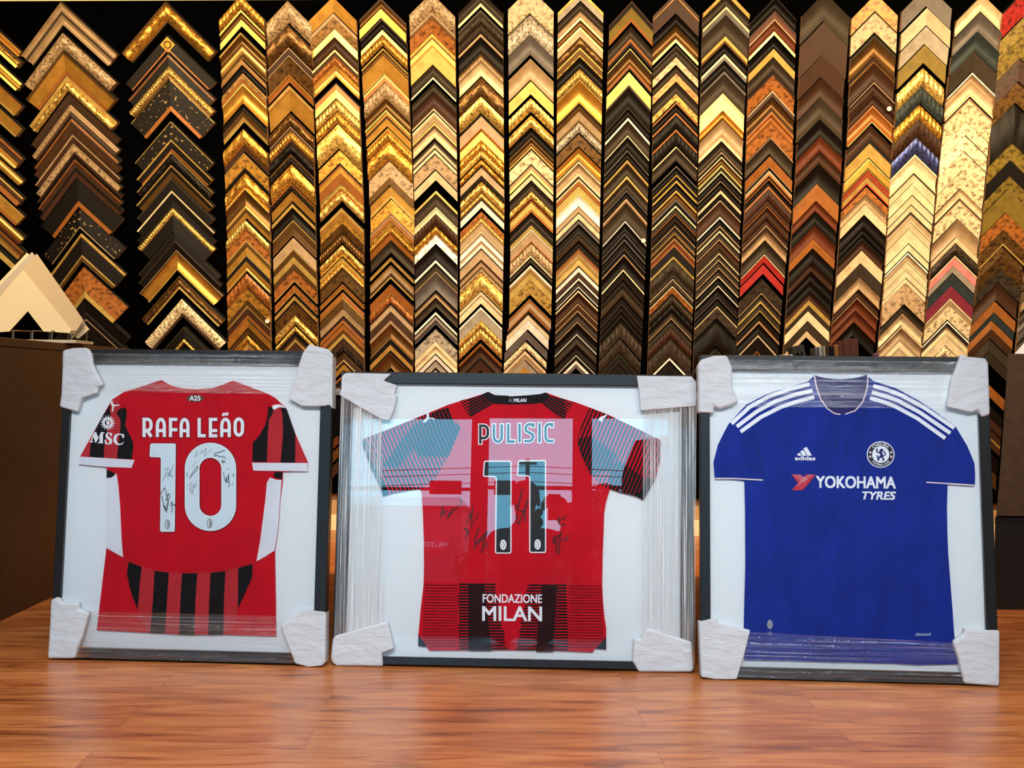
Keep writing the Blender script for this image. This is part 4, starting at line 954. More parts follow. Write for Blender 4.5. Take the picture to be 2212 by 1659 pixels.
for cx, cy in ((602, 1360), (1115, 1355)):
    a, b = q11(cx, cy); piece(FM, J, 'crest', [oval(a, b, 6.9, 11.2)], M_PRINT, 6, 'small white crest'); piece(FM, J, 'crest', [oval(a - .6, b, 4, 7.6)], M_GREYP, 7); piece(FM, J, 'crest', [oval(a - 1, b, 2.2, 6)], M_PRINT, 8)
s1 = lambda L: [[q11(*p) for p in s] for s in L]
s3 = lambda L: [m3(s) for s in L]
signature(FM, J, s1([[(890, 520), (845, 700), (815, 840), (795, 750), (830, 860)], [(860, 850), (885, 870), (900, 840), (915, 880), (960, 700), (970, 680), (930, 850), (925, 1020)], [(815, 900), (800, 1000), (830, 1050), (860, 990), (900, 880)]]), M_INKR, 2.5, 4)
signature(FM, J, s1([[(160, 1410), (200, 1340), (330, 1190), (380, 1160), (300, 1270), (200, 1340)], [(235, 1110), (180, 1280), (190, 1340)], [(320, 1270), (300, 1400), (275, 1480)], [(350, 1320), (340, 1410)]]), M_INKR, 2.5, 4)
signature(FM, J, s1([[(1350, 1240), (1350, 1340), (1400, 1260), (1390, 1400), (1410, 1500)], [(1370, 1240), (1450, 1220), (1480, 1170), (1440, 1260), (1500, 1310)], [(1520, 1250), (1540, 1290), (1575, 1220)], [(1440, 1300), (1435, 1490)]]), M_INKR, 2.5, 4)
signature(FM, J, s3([[(1180, 1610), (1200, 1500), (1190, 1470), (1220, 1580)], [(1180, 1560), (1250, 1530)], [(1250, 1620), (1270, 1550), (1300, 1540), (1270, 1590), (1310, 1500), (1320, 1530), (1400, 1440), (1390, 1390)]]), M_INKR, 1.7, 4)
signature(FM, J, s1([[(60, 1040), (110, 870), (120, 980), (150, 770), (120, 1090), (240, 880)], [(20, 1110), (90, 1140), (40, 1250), (90, 1180), (20, 1120)]]), M_INKR, 1.5, 4)
signature(FM, J, s1([[(1400, 1020), (1440, 940), (1430, 1040), (1480, 960), (1500, 980), (1540, 920)], [(1430, 1080), (1520, 1040), (1500, 1110)]]), M_INKR, 1.5, 4)
corners(FM, [m3([(133, 120), (160, 85), (200, 74), (660, 84), (580, 158), (720, 205), (690, 300), (720, 312), (690, 456), (640, 575), (545, 562), (400, 480), (128, 320), (110, 300), (130, 250)]),
             m4([(1345, 105), (1925, 112), (1975, 172), (1970, 425), (1410, 472), (1385, 465), (1365, 250)]),
             m6([(1462, 1152), (1930, 1302), (1935, 1420), (1950, 1590), (1930, 1622), (1365, 1622), (1300, 1510), (1310, 1265), (1385, 1265), (1400, 1225)]),
             m5([(88, 1230), (620, 1083), (692, 1372), (560, 1420), (572, 1562), (80, 1555), (35, 1520), (18, 1470), (40, 1260)])])
wrap(FM, [(738, 826), (826, 828), (824, 1422), (720, 1432)], M_FILMV, True, 3)
wrap(FM, [(1391, 838), (1505, 838), (1501, 1436), (1385, 1436)], M_FILMV, True, 4)

# ================================================================== blue jersey
FR = Frame((1514, 1467), (2160, 1484), .890, 7.3, 'black framed royal blue jersey with three white shoulder stripes, wrapped at its corners')
make_frame(FR, [(1532, 799.5), (2113, 802), (2134, 1448.5), (1536, 1439)], True)
r7 = lambda pl: scale_pts(pl, 1490, 760, 3.253); r8 = lambda pl: scale_pts(pl, 1490, 1100, 3.253)
out = (r7([(878, 163), (940, 182), (1000, 190), (1070, 193), (1150, 186), (1200, 175), (1240, 160), (1292, 206), (1450, 255), (1600, 335), (1720, 418), (1868, 524), (1950, 660), (2000, 780), (2006, 860), (2004, 938), (1830, 930), (1812, 932)]) +
       r8([(1808, 0), (1812, 200), (1818, 330), (1835, 550), (1848, 720), (1858, 870), (1882, 1088), (1600, 1096), (1450, 1086), (1000, 1076), (700, 1066), (385, 1060), (380, 900), (384, 700), (392, 400), (390, 0)]) +
       r7([(385, 906), (300, 897), (177, 890), (168, 775), (200, 650), (240, 570), (276, 504), (400, 368), (560, 288), (700, 248), (832, 208)]))
J = jersey(FR, out, M_BLUE, 'royal blue football jersey front')
piece(FR, J, 'neck_lining', [r7([(884, 168), (940, 184), (1000, 192), (1070, 195), (1150, 188), (1200, 177), (1238, 164), (1250, 175), (1245, 260), (1215, 350), (1160, 412), (1092, 436), (1060, 438), (1020, 432), (968, 395), (922, 325), (892, 240)])], M_BLUE2, 1, 'dark inner neck')
piece(FR, J, 'neck_trim', [lp for lp in strip(r7([(876, 168), (888, 240), (918, 330), (968, 400), (1018, 434), (1058, 440)]), 2.6)] + [lp for lp in strip(r7([(1252, 170), (1246, 260), (1216, 350), (1162, 414), (1092, 438)]), 2.6)], M_PINKP, 3, 'thin pale neck trim')
for pl in ([(842, 227), (700, 262), (560, 312), (420, 388), (293, 505)], [(862, 272), (730, 304), (600, 348), (470, 420), (330, 526)], [(874, 318), (750, 350), (640, 388), (500, 458), (357, 562)],
           [(1290, 240), (1380, 265), (1480, 303), (1640, 388), (1858, 536)], [(1280, 285), (1370, 310), (1460, 342), (1620, 428), (1830, 572)], [(1266, 325), (1350, 348), (1440, 382), (1600, 468), (1795, 608)]):
    piece(FR, J, 'shoulder_stripe', strip(r7(pl), 8.3), M_PRINT, 3, 'white shoulder stripe')
piece(FR, J, 'sleeve_cuff', strip(r7([(178, 890), (300, 890), (514, 901)]), 2.8), M_PINKP, 3, 'thin pale cuff trim'); piece(FR, J, 'sleeve_cuff', strip(r7([(1662, 917), (1800, 925), (2004, 938)]), 2.8), M_PINKP, 3, 'thin pale cuff trim')
for pl, w_ in (([(1036, 455), (1034, 580), (1032, 712)], 1.5), ([(1040, 716), (1115, 722)], .8), ([(1110, 460), (1112, 720)], .6), ([(514, 900), (500, 760), (470, 660), (372, 572)], 1.2), ([(1662, 916), (1625, 780), (1640, 745), (1795, 612)], 1.4),
               ([(172, 785), (330, 790), (505, 800)], .8), ([(1655, 815), (1800, 822), (2002, 826)], .8), ([(900, 405), (960, 440), (1036, 462)], .8), ([(1112, 462), (1190, 450), (1260, 405)], .8)):
    piece(FR, J, 'seam', strip(r7(pl), w_), M_BLUE3, 1)  # sleeve folds included, their crease shade painted as navy strips
qa = lambda x, y: (1700 + x / 8.508, 920 + y / 8.508)
Q = lambda L: [qa(*p) for p in L]
piece(FR, J, 'logo', [Q([(183, 520), (232, 492), (270, 548), (205, 550)]), Q([(243, 470), (298, 440), (362, 548), (285, 549)]), Q([(300, 412), (362, 388), (458, 546), (377, 549)])], M_PRINT, 3, 'three slanted white bars')
bm = B(); text_into(bm, FR, 'adidas', Q([(145, 555), (520, 556), (520, 634), (145, 632)]), lay(1), lay(3), heavy=.45); obj('logo_lettering', bm, M_PRINT, J)
bm = B(); text_into(bm, FR, 'YOKOHAMA', Q([(530, 915), (2000, 930), (2000, 1156), (530, 1142)]), lay(1), lay(3), heavy=.9); obj('sponsor_lettering', bm, M_PRINT, J)
bm = B(); text_into(bm, FR, 'TYRES', Q([(1378, 1203), (2000, 1205), (2000, 1362), (1378, 1354)]), lay(1), lay(3), shear=.22, heavy=.75); obj('sponsor_lettering', bm, M_PRINT, J)
piece(FR, J, 'sponsor_mark', [Q([(75, 893), (250, 895), (300, 950), (345, 893), (525, 893), (455, 985), (375, 1085), (285, 1182), (88, 1182), (150, 1110), (205, 1045), (165, 1000)])], M_REDP, 3, 'red angular mark')
piece(FR, J, 'sponsor_mark', [l for pl in ([(115, 893), (330, 1045)], [(165, 893), (355, 1015)], [(215, 893), (375, 985)], [(205, 1050), (420, 893)], [(180, 1100), (470, 893)]) for l in strip(Q(pl), .7)], M_PINKP, 4, 'fine lines in the red mark')
cx, cy = qa(1720, 527)
piece(FR, J, 'crest', [oval(cx, cy, 30, 28.6, 40)], M_PRINT, 3, 'round club crest'); piece(FR, J, 'crest', [oval(cx, cy, 27.8, 26.4, 40)], simple('crest_navy', rgb(34, 26, 52), .6), 4); piece(FR, J, 'crest', [oval(cx, cy, 18.6, 18, 40)], M_PRINT, 5)
def ring_text(txt, r_, a0, a1, hgt, inv):
    bm = B()
    def warp(u, t):
        a = math.radians(a0 + (a1 - a0) * u); rad = r_ + (hgt * (.5 - t) if not inv else hgt * (t - .5))
        return (cx + rad * math.cos(a), cy + rad * .96 * math.sin(a))
    text_into(bm, FR, txt, [(0, 0)] * 4, lay(4), lay(6), 0, .012, warp); obj('crest_lettering', bm, M_PRINT, J)
ring_text('CHELSEA', 23, 222, 318, 6.2, False); ring_text('FOOTBALL CLUB', 23, 140, 40, 4.8, True)
lion = [(1635, 470), (1632, 430), (1655, 418), (1668, 440), (1655, 470), (1690, 480), (1700, 440), (1730, 418), (1755, 425), (1772, 440), (1765, 460), (1745, 470), (1752, 500), (1768, 540), (1790, 530), (1785, 500), (1765, 475), (1785, 465), (1810, 480), (1795, 500), (1820, 515), (1800, 545), (1775, 560), (1765, 585), (1785, 610), (1780, 640), (1740, 640), (1755, 620), (1735, 590), (1715, 590), (1690, 605), (1700, 630), (1655, 635), (1655, 590), (1640, 545), (1660, 540), (1675, 570), (1700, 550), (1705, 510), (1660, 500), (1650, 490)]
piece(FR, J, 'crest', [smooth_poly(Q(lion), n=3)], simple('crest_blue', rgb(24, 26, 110), .6), 6, 'blue rampant lion')
for a in (-12, 12, 168, 192):
    t_ = math.radians(a); piece(FR, J, 'crest', [oval(cx + 23.2 * math.cos(t_), cy + 22.4 * math.sin(t_), 2.4, 2.4, 12)], M_PINKP, 6)
piece(FR, J, 'hem_badge', [oval(*r8([(563, 810)])[0], 6, 10)], M_GREYP, 3, 'small oval hem badge'); logo_text(FR, J, '10', *r8([(549, 858)])[0], *r8([(577, 886)])[0], n=3, mat=M_GREYP, name='hem_lettering')
logo_text(FR, J, 'climacool', *r8([(1585, 868)])[0], *r8([(1690, 890)])[0], -.8, n=3, mat=M_PRINTB, name='hem_lettering')
piece(FR, J, 'neck_mark', [r7([(1055, 318), (1068, 300), (1082, 318)])], M_GREYP, 2)
corners(FR, [r7([(55, 90), (80, 52), (170, 25), (265, 25), (300, 110), (300, 240), (345, 355), (210, 402), (170, 380), (175, 432), (60, 427), (62, 250)]),
             r7([(1905, 10), (1960, 32), (2085, 45), (2102, 82), (2115, 440), (2055, 462), (2030, 410), (1990, 427), (1808, 385), (1840, 200)]),
             r8([(1930, 832), (2010, 850), (2182, 850), (2180, 1247), (1930, 1227), (1890, 1050), (1850, 930), (1935, 870)]),
             r8([(65, 790), (190, 763), (200, 800), (427, 850), (390, 1000), (330, 1197), (180, 1197), (80, 1180)])])
wrap(FR, [(1512, 776), (2134, 782), (2138, 882), (1511, 880)], M_FILMH, False, 5)
wrap(FR, [(1515, 1360), (2156, 1393), (2159, 1479), (1516, 1463)], M_FILMH, False, 6)
# ------------------------------------------------------------------ counters, table, clutter
M_EDGE = simple('white_edge_strip', rgb(225, 220, 212), .4); M_WOODDK = noisy('dark_table_wood', rgb(34, 22, 15), rgb(52, 34, 22), 20, .4, stretch=(1, 1, 6))
M_CREAMMAT = simple('cream_mat', rgb(212, 195, 160), .85, bump_s=.05, scale=300); M_TANMAT = simple('tan_mat', rgb(186, 166, 134), .85); M_GREYMAT = simple('grey_mat', rgb(176, 166, 150), .85)
M_PAPER = simple('white_paper', rgb(228, 232, 236), .8)
# counter on the mat-stack side: long brown panelled cabinet running to the back wall
t = thing('counter', 'brown laminate counter beneath the white mat corner stack', 'counter', Matrix.Translation((-2.46, 2.4, 0)))
bm = B(); box(bm, 0, .78, 0, 3.25, 0.0, .905); bev(bm, .004); obj('cabinet_body', bm, M_BROWN, t)
bm = B(); box(bm, -.02, .782, -.02, 3.25, .906, .936); bev(bm, .004); obj('countertop', bm, M_BROWN, t)
# counter at the other end, with a black recessed base
t = thing('counter', 'brown counter with black recessed base beside the blue jersey frame', 'counter', Matrix.Translation((1.74, 4.02, 0)))
cx_ = lambda px, py: hit(px, py, V((0, 4.02, 0)), V((0, -1, 0))) - V((1.74, 4.02, 0))
e0, e1, e2 = cx_(2178, 764), cx_(2163, 983), cx_(2152, 1114)
bm = B(); prism(bm, [(e2.x, 0, e2.z), (1.4, 0, e2.z - .004), (1.4, 0, e0.z), (e0.x, 0, e0.z), (e1.x, 0, e1.z)], (.44, .95, 0)); obj('cabinet_body', bm, M_BROWN, t)
b0 = cx_(2150, 1318)
bm = B(); prism(bm, [(b0.x, .01, 0), (1.38, .01, 0), (1.38, .01, e2.z - .008), (b0.x, .01, e2.z - .008)], (.44, .90, 0)); obj('recessed_base', bm, M_BLACK, t)
# table carrying clutter; the three frames lean on its edge
TY0, TY1 = 3.34, 4.25
t = thing('work_table', 'dark work table with white top edge behind the three frames', 'table', Matrix.Translation((0.2, TY0, 0)))
bm = B(); box(bm, -1.45, 1.10, 0.006, TY1 - TY0, .762, .779); bev(bm, .002); obj('tabletop', bm, M_WOODDK, t)
bm = B(); box(bm, -1.45, 1.10, 0.0, .0055, .761, .7795); obj('edge_strip', bm, M_EDGE, t, 'white front edge')
bm = B(); box(bm, -1.40, 1.05, .02, .045, .635, .761); obj('apron', bm, M_WOODDK, t)
for sx in (-1.36, 1.0):
    for sy in (.05, TY1 - TY0 - .06):
        bm = B(); box(bm, sx - .03, sx + .03, sy - .03 + .03, sy + .06, 0, .761); bev(bm, .004); obj('leg', bm, M_WOODDK, t)
# wooden chip rack on the table
tz = .779
def on_table(px, y): p = hit(px, 775, V((0, y, 0)), V((0, -1, 0))); return p.x
RY = 3.62
t = thing('sample_tray', 'brown wooden tray holding colour blocks behind the blue jersey frame', 'tray', Matrix.Translation((on_table(1775, RY), RY, tz)))
bm = B(); box(bm, -.16, .17, -.045, .045, 0.0, .010); bev(bm, .002); obj('tray_base', bm, simple('brown_tray_wood', rgb(96, 58, 34), .6), t)
bm = B(); prism(bm, [(-.16, -.045, .010), (.17, -.045, .010), (.17, -.045, .108), (.06, -.045, .100), (-.06, -.045, .088), (-.16, -.045, .080)], (0, .006, 0)); obj('tray_front', bm, simple('brown_tray_front', rgb(104, 62, 38), .6), t)
blocks = [(1688, 8, 766, 'C', 'cream'), (1695, 6, 768, 'N', 'brown'), (1701, 5, 766, 'W', 'white'), (1707, 5, 765, 'R', 'red'), (1714, 7, 762, 'C', 'ivory'), (1722, 5, 760, 'N', 'dark tan'), (1741, 27, 745, 'U', 'large olive grey'),
          (1764, 6, 752, 'A', 'grey'), (1773, 7, 750, 'S', 'silver grey'), (1781, 6, 748, 'T', 'taupe'), (1789, 6, 747, 'N', 'walnut'), (1797, 5, 748, 'K', 'near black'), (1807, 9, 745, 'O', 'orange'), (1817, 10, 738, 'M', 'rust'), (1830, 14, 735, 'M', 'tall cherry'), (1846, 17, 732, 'M', 'widest cherry')]
for i, (px, wpx, top, c, nm) in enumerate(blocks):
    x = on_table(px, RY); wd = wpx * RY / F; zt = hit(px, top, V((0, RY, 0)), V((0, -1, 0))).z
    hgt = zt - tz - .011
    bm = B(); box(bm, -wd / 2, wd / 2, -.03, .03, 0, hgt); bev(bm, .0015)
    o = obj('colour_block', bm, sample_mat(c, 'p'), label='%s finish block %s in the brown tray' % (nm, ('next after the %s one' % blocks[i - 1][4]) if i else 'at the low end'), cat='sample block', group='finish blocks in the tray')
    o.location = (x, RY, tz + .011); o.rotation_euler = (0, math.radians(-14 if i == 6 else -4 if i > 6 else 3), 0)
# flowers in a black wire basket
fx = on_table(1876, RY + .02)
t = thing('flower_basket', 'black wire basket of small purple flowers beside the wood block tray', 'flowers', Matrix.Translation((fx, RY + .02, tz)))
bm = B()
for r_, z in ((.045, .003), (.052, .04), (.060, .085)): tube(bm, [(r_ * math.cos(2 * PI * k / 20), r_ * math.sin(2 * PI * k / 20), z) for k in range(21)], .003, 6, False)
for k in range(12): a = 2 * PI * k / 12; tube(bm, [(.045 * math.cos(a), .045 * math.sin(a), .003), (.060 * math.cos(a), .060 * math.sin(a), .085)], .002, 5)
obj('wire_basket', bm, M_BLACK, t)
rf = random.Random(3)
for k, (dx, dy, dz) in enumerate(((-.04, 0, .112), (-.02, .01, .118), (.022, 0, .122), (.028, .012, .13), (.0, -.01, .108), (.06, 0, .112))):
    s = B(); tube(s, [(dx * .4, dy, .06), (dx, dy, dz - .008)], .0016, 5); obj('stem', s, simple('dark_stem', rgb(40, 40, 24), .7), t) if k == 0 else obj('stem', s, bpy.data.materials['dark_stem'], t)
    s = B()
    for m_ in range(6): a = 2 * PI * m_ / 6 + k; ball(s, (dx + .006 * math.cos(a), dy + .006 * math.sin(a), dz), .006, 8, 6, (1, 1, .6))
    ball(s, (dx, dy, dz + .003), .004, 8, 6)
    obj('blossom', s, bpy.data.materials.get('purple_petals') or simple('purple_petals', rgb(112, 60, 84), .6), t)
# pale box on the far counter
p = cx_(2201, 720) + V((1.74, 4.02, 0))
bm = B(); prism(bm, [(0, 0, 0), (.16, 0, 0), (.16, 0, .110), (.045, 0, .052)], (.05, .12, 0))
o = obj('paper_folder', bm, M_PAPER, label='pale blue-white paper folder lying on the brown counter past the blue jersey', cat='folder'); o.location = (p.x + .02, 4.10, e0.z + .001)

# stack of mat corner samples on the counter: L-shaped boards fanned one behind another
def mat_corner(name_mat, apex, left, right, inner, y, th, label, group, tip=None):
    P3 = [hit(*q_, V((0, y, 0)), V((0, -1, 0))) for q_ in (apex, right, inner[1], inner[0], inner[2], left)]
    c = P3[0].copy()
    bm = B(); prism(bm, [p_ - c for p_ in P3], (0, th, 0))
    o = obj('mat_corner_sample', bm, name_mat, label=label, cat='mat sample', group=group); o.location = c
    return o
gm = 'mat corner samples fanned on the counter'
mat_corner(M_CREAMMAT, (50, 583), (-70, 722), (160, 720), ((60, 672), (94, 716), (20, 716)), 4.20, .004, 'cream mat corner in front of the fanned stack on the counter', gm)
mat_corner(M_TANMAT, (79, 548), (-60, 700), (180, 692), ((70, 650), (160, 722), (-20, 716)), 4.215, .004, 'tan mat corner just behind the cream one on the counter', gm)
mat_corner(M_GREYMAT, (68, 545), (-70, 690), (182, 700), ((66, 650), (158, 728), (-22, 718)), 4.229, .012, 'grey-edged mat corner third in the fanned stack', gm)
mat_corner(M_CREAMMAT, (58, 546), (-78, 690), (192, 712), ((60, 640), (168, 732), (-30, 716)), 4.252, .008, 'cream mat corner at the back of the fanned stack', gm)
bm = B()
for a, b in (((-60, 748), (170, 752)),):
    A_, B_ = hit(a[0], 742, V((0, 4.20, 0)), V((0, -1, 0))), hit(b[0], 742, V((0, 4.20, 0)), V((0, -1, 0)))
t = thing('mat_sample_rack', 'grey wire rack under the mat corner stack on the brown counter', 'rack', Matrix.Translation((A_.x, 4.17, .936)))
L_ = B_.x - A_.x
bm = B(); box(bm, 0, L_, 0, .18, 0, .012); bev(bm, .002); obj('rack_base', bm, M_GREYMAT, t)
for k in range(6):
    x = .02 + k * (L_ - .04) / 5
    bm = B(); tube(bm, [(x, .008, .012), (x, .008, .045), (x, .16, .05), (x, .16, .012)], .003, 6); obj('rack_wire', bm, simple('rack_metal', rgb(150, 140, 125), .3, .8) if k == 0 else bpy.data.materials['rack_metal'], t)
bm = B(); prism(bm, [(0, 0, 0), (.1, 0, 0), (.075, 0, .012), (.02, 0, .010)], (0, .16, 0))
o = obj('paper_scrap', bm, M_PAPER, label='crumpled white paper strip in front of the mat rack on the counter', cat='paper'); o.location = (A_.x + .02, 3.98, .937)

# ------------------------------------------------------------------ shop front behind the camera (seen in the glass of the wide frame)
M_STILE = simple('dark_bronze_metal', rgb(34, 30, 28), .4, .6)
M_PANE = glass_mat('shop_window_glass', 1.12)
wy = YF
panes = [(-1.95, -.815, .42, 1.835, 'A'), (-.69, .05, .30, 1.845, 'B'), (.19, .86, .42, 1.855, 'C')]
bm = B()
xs = [XL, -1.95, -.815, -.69, .05, .19, .86, XR]
box(bm, XL, -1.95, wy - .15, wy, 0, CZ); box(bm, .86, XR, wy - .15, wy, 0, CZ); box(bm, -1.95, .86, wy - .15, wy, 1.85, CZ)
box(bm, -1.95, -.815, wy - .15, wy, 0, .42); box(bm, .19, .86, wy - .15, wy, 0, .42); box(bm, -.69, .05, wy - .15, wy, 0, .06)
box(bm, -.815, -.69, wy - .15, wy, 0, 1.85); box(bm, .05, .19, wy - .15, wy, 0, 1.85)
obj('wall_front', bm, M_DARK, kind='structure')
for n_, (x0, x1, z0, z1, k) in enumerate(panes):
    nm = 'door_1' if k == 'B' else 'window_%d' % (1 if k == 'A' else 2)
    bm = B()
    if k == 'B': z0 = .06
    for (a, b, c, d) in ((x0, x0 + .012, z0, z1), (x1 - .012, x1, z0, z1), (x0, x1, z1 - .012, z1), (x0, x1, z0, z0 + (.24 if k == 'B' else .012))): box(bm, a, b, wy - .07, wy - .03, c, d)
    o = obj(nm, bm, M_STILE, kind='structure')
    bm = B(); box(bm, x0, x1, wy - .054, wy - .048, z0, z1); obj('glass_pane', bm, M_PANE, o)
    bm = B()
    if k == 'A': box(bm, x0, x1, wy - .045, wy - .015, 1.20, 1.225); box(bm, -1.17, -.90, wy - .045, wy + .01, 1.17, 1.28)
    elif k == 'B': box(bm, x0, x1, wy - .045, wy - .005, 1.215, 1.245); box(bm, -.62, -.44, wy - .045, wy + .02, 1.17, 1.285)
    else: box(bm, x0, x1, wy - .045, wy - .02, 1.225, 1.25)
    obj('push_bar' if k == 'B' else 'cross_rail', bm, M_STILE, o)
# street outside
bm = B(); box(bm, -14, 14, -40, wy - .16, -.06, -.01); obj('ground', bm, noisy('asphalt', rgb(50, 51, 54), rgb(64, 66, 69), 3, .9), kind='structure')
t = thing('house', 'low grey house with white roof edge reflected in the wide frame', 'house', Matrix.Translation((-5.2, -20, 0)))
bm = B(); box(bm, -2.6, 2.25, -3, 0, 0, 2.75); obj('wall', bm, simple('grey_siding', rgb(62, 58, 60), .8), t)
bm = B(); prism(bm, [(-2.8, .2, 2.75), (2.4, .2, 2.75), (2.2, .2, 2.95), (-2.5, .2, 2.95)], (0, -3.4, 0)); obj('roof', bm, simple('white_fascia', rgb(236, 238, 240), .6), t)
bm = B(); box(bm, .6, 1.3, .0, .02, 1.2, 2.0); obj('window', bm, M_BLACK, t)
bm = B(); box(bm, 1.18, 2.0, .01, .04, 1.70, 2.02); sg_ = obj('sign_board', bm, simple('sign_red_brown', rgb(120, 60, 66), .7), t)
vs, fs = text_polys('HILLTOP', 0, .01)
bm = B(); P_ = [bm.verts.new((1.92 - v[0] * .155 - 0, .045, 1.80 + v[1] * .16)) for v in vs]
for f in fs:
    try: bm.faces.new([P_[i] for i in f])
    except ValueError: pass
obj('lettering', bm, M_PRINT, sg_)
def tree(name, loc, hgt, rad, seed, label):
    t = thing(name, label, 'tree', Matrix.Translation(loc)); r_ = random.Random(seed)
    bm = B(); tube(bm, [(0, 0, 0), (.05, 0, hgt * .35), (-.03, .02, hgt * .62), (0, 0, hgt * .8)], [.09, .07, .05, .03], 8)
    for k in range(6): a = k * 1.05; tube(bm, [(0, 0, hgt * (.4 + .05 * k)), (rad * .7 * math.cos(a), rad * .7 * math.sin(a), hgt * (.55 + .06 * k))], [.03, .01], 6)
    obj('trunk', bm, simple('bark_%d' % seed, rgb(62, 50, 42), .9), t)
    bm = B()
    for k in range(6500):
        while True:
            p = V((r_.uniform(-1, 1), r_.uniform(-1, 1), r_.uniform(-1, 1)))
            if .35 < p.length < 1 + .12 * math.sin(9 * p.x + 7 * p.z): break
        c = V((p.x * rad, p.y * rad, hgt * .66 + p.z * rad * .95)); s = r_.uniform(.045, .09)
        u = V((r_.uniform(-1, 1), r_.uniform(-1, 1), r_.uniform(-1, 1))).normalized(); v_ = u.orthogonal()
        bm.faces.new([bm.verts.new(c + q_) for q_ in (u * s, v_ * s * .6, -u * s, -v_ * s * .6)])
    obj('foliage', bm, simple('leaves_%d' % seed, rgb(44, 62, 36), .7), t, recalc=False)
tree('street_tree', (.32, -14, 0), 2.7, .82, 5, 'bushy green street tree reflected beside the digits of the wide frame')
rh = random.Random(9); bm = B()
for k in range(5000):
    c = V((rh.uniform(-2.9, 6.0), -19 + rh.uniform(-.5, .4), rh.uniform(0, 1.62 + .14 * math.sin(rh.uniform(0, 6))))); s = rh.uniform(.06, .13)
    u = V((rh.uniform(-1, 1), rh.uniform(-1, 1), rh.uniform(-1, 1))).normalized(); v_ = u.orthogonal()
    bm.faces.new([bm.verts.new(c + q_) for q_ in (u * s, v_ * s * .6, -u * s, -v_ * s * .6)])
hd = thing('hedge', 'dark clipped hedge across the street, reflected below the tree', 'hedge', Matrix.Identity(4))
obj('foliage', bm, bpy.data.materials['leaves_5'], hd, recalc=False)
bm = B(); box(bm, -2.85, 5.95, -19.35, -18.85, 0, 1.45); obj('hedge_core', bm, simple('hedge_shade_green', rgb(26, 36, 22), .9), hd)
# tall display panel standing inside the shop window
t = thing('window_poster_stand', 'dark slanted poster panel standing inside the shop window, reflected beside the tree', 'poster stand', Matrix.Translation((.6, -2.78, 0)))
bm = B(); prism(bm, [(-.19, 0, .30), (.32, 0, .30), (.32, 0, 1.66), (-.04, 0, 1.60), (-.14, 0, 1.36), (-.15, 0, 1.30)], (0, -.03, 0)); obj('panel', bm, simple('dark_panel', rgb(30, 26, 26), .7), t)
for sx in (-.12, .26):
    bm = B(); tube(bm, [(sx, -.015, .30), (sx, -.015, .02)], .012, 8); box(bm, sx - .02, sx + .02, -.16, .13, 0, .02); obj('foot', bm, M_STILE, t)
t = thing('utility_pole', 'wooden utility pole carrying cables across the street', 'pole', Matrix.Translation((-1.28, -18, 0)))
bm = B(); tube(bm, [(0, 0, 0), (0, 0, 3.62)], .045, 8); obj('pole', bm, bpy.data.materials['bark_5'], t)
bm = B(); box(bm, -.2, .2, -.03, .03, 3.50, 3.55); obj('crossarm', bm, bpy.data.materials['bark_5'], t)
for k, z in enumerate((3.48, 3.34, 3.14)):
    bm = B(); tube(bm, [(-8, -.1, z - .35), (-4, -.1, z - .16), (0, -.1, z), (4.2, -.1, z - .18), (8.2, -.1, z - .42)], .009, 5)
    obj('cable', bm, M_BLACK, t)
# ------------------------------------------------------------------ the photographer, kneeling behind the lens (seen only as a reflection)
SKIN = simple('skin', rgb(186, 132, 106), .55); JACK = simple('dark_jacket', rgb(24, 24, 28), .85, bump_s=.2, scale=120); TROU = simple('dark_trousers', rgb(30, 32, 42), .85); HAIRM = simple('dark_hair', rgb(20, 15, 12), .6, bump_s=.4, scale=200, stretch=(3, 3, 1)); SHOE = simple('shoe_rubber', rgb(28, 26, 26), .6)
PX, PY = -.185, -.40      # under the head
person = thing('person', 'person in dark jacket holding up a phone, reflected in the wide frame', 'person', Matrix.Translation((PX, PY, 0)))
def skin_mesh(name, chains, mat, root=0, sub=2):
    """chains: list of [(x,y,z,r), ...]; the first point of a later chain may equal an earlier point to join there"""
    me = bpy.data.meshes.new(name); vs, es, rad = [], [], []
    def idx(p):
        for i, q_ in enumerate(vs):
            if (V(q_) - V(p[:3])).length < 1e-4: return i
        vs.append(tuple(p[:3])); rad.append(p[3]); return len(vs) - 1
    for ch in chains:
        ids = [idx(p) for p in ch]
        es += [(a, b) for a, b in zip(ids, ids[1:])]
    me.from_pydata(vs, es, [])
    o = bpy.data.objects.new(name, me); COL.objects.link(o)
    md = o.modifiers.new('skin', 'SKIN'); md.use_smooth_shade = True
    if not me.skin_vertices: bpy.ops.object.select_all(action='DESELECT')
    for i, r_ in enumerate(rad):
        sv = me.skin_vertices[0].data[i]
        rr_ = r_ if isinstance(r_, tuple) else (r_, r_)
        sv.radius = rr_; sv.use_root = i == root
    s = o.modifiers.new('sub', 'SUBSURF'); s.levels = sub; s.render_levels = sub
    me.materials.append(mat); o.parent = person
    return o
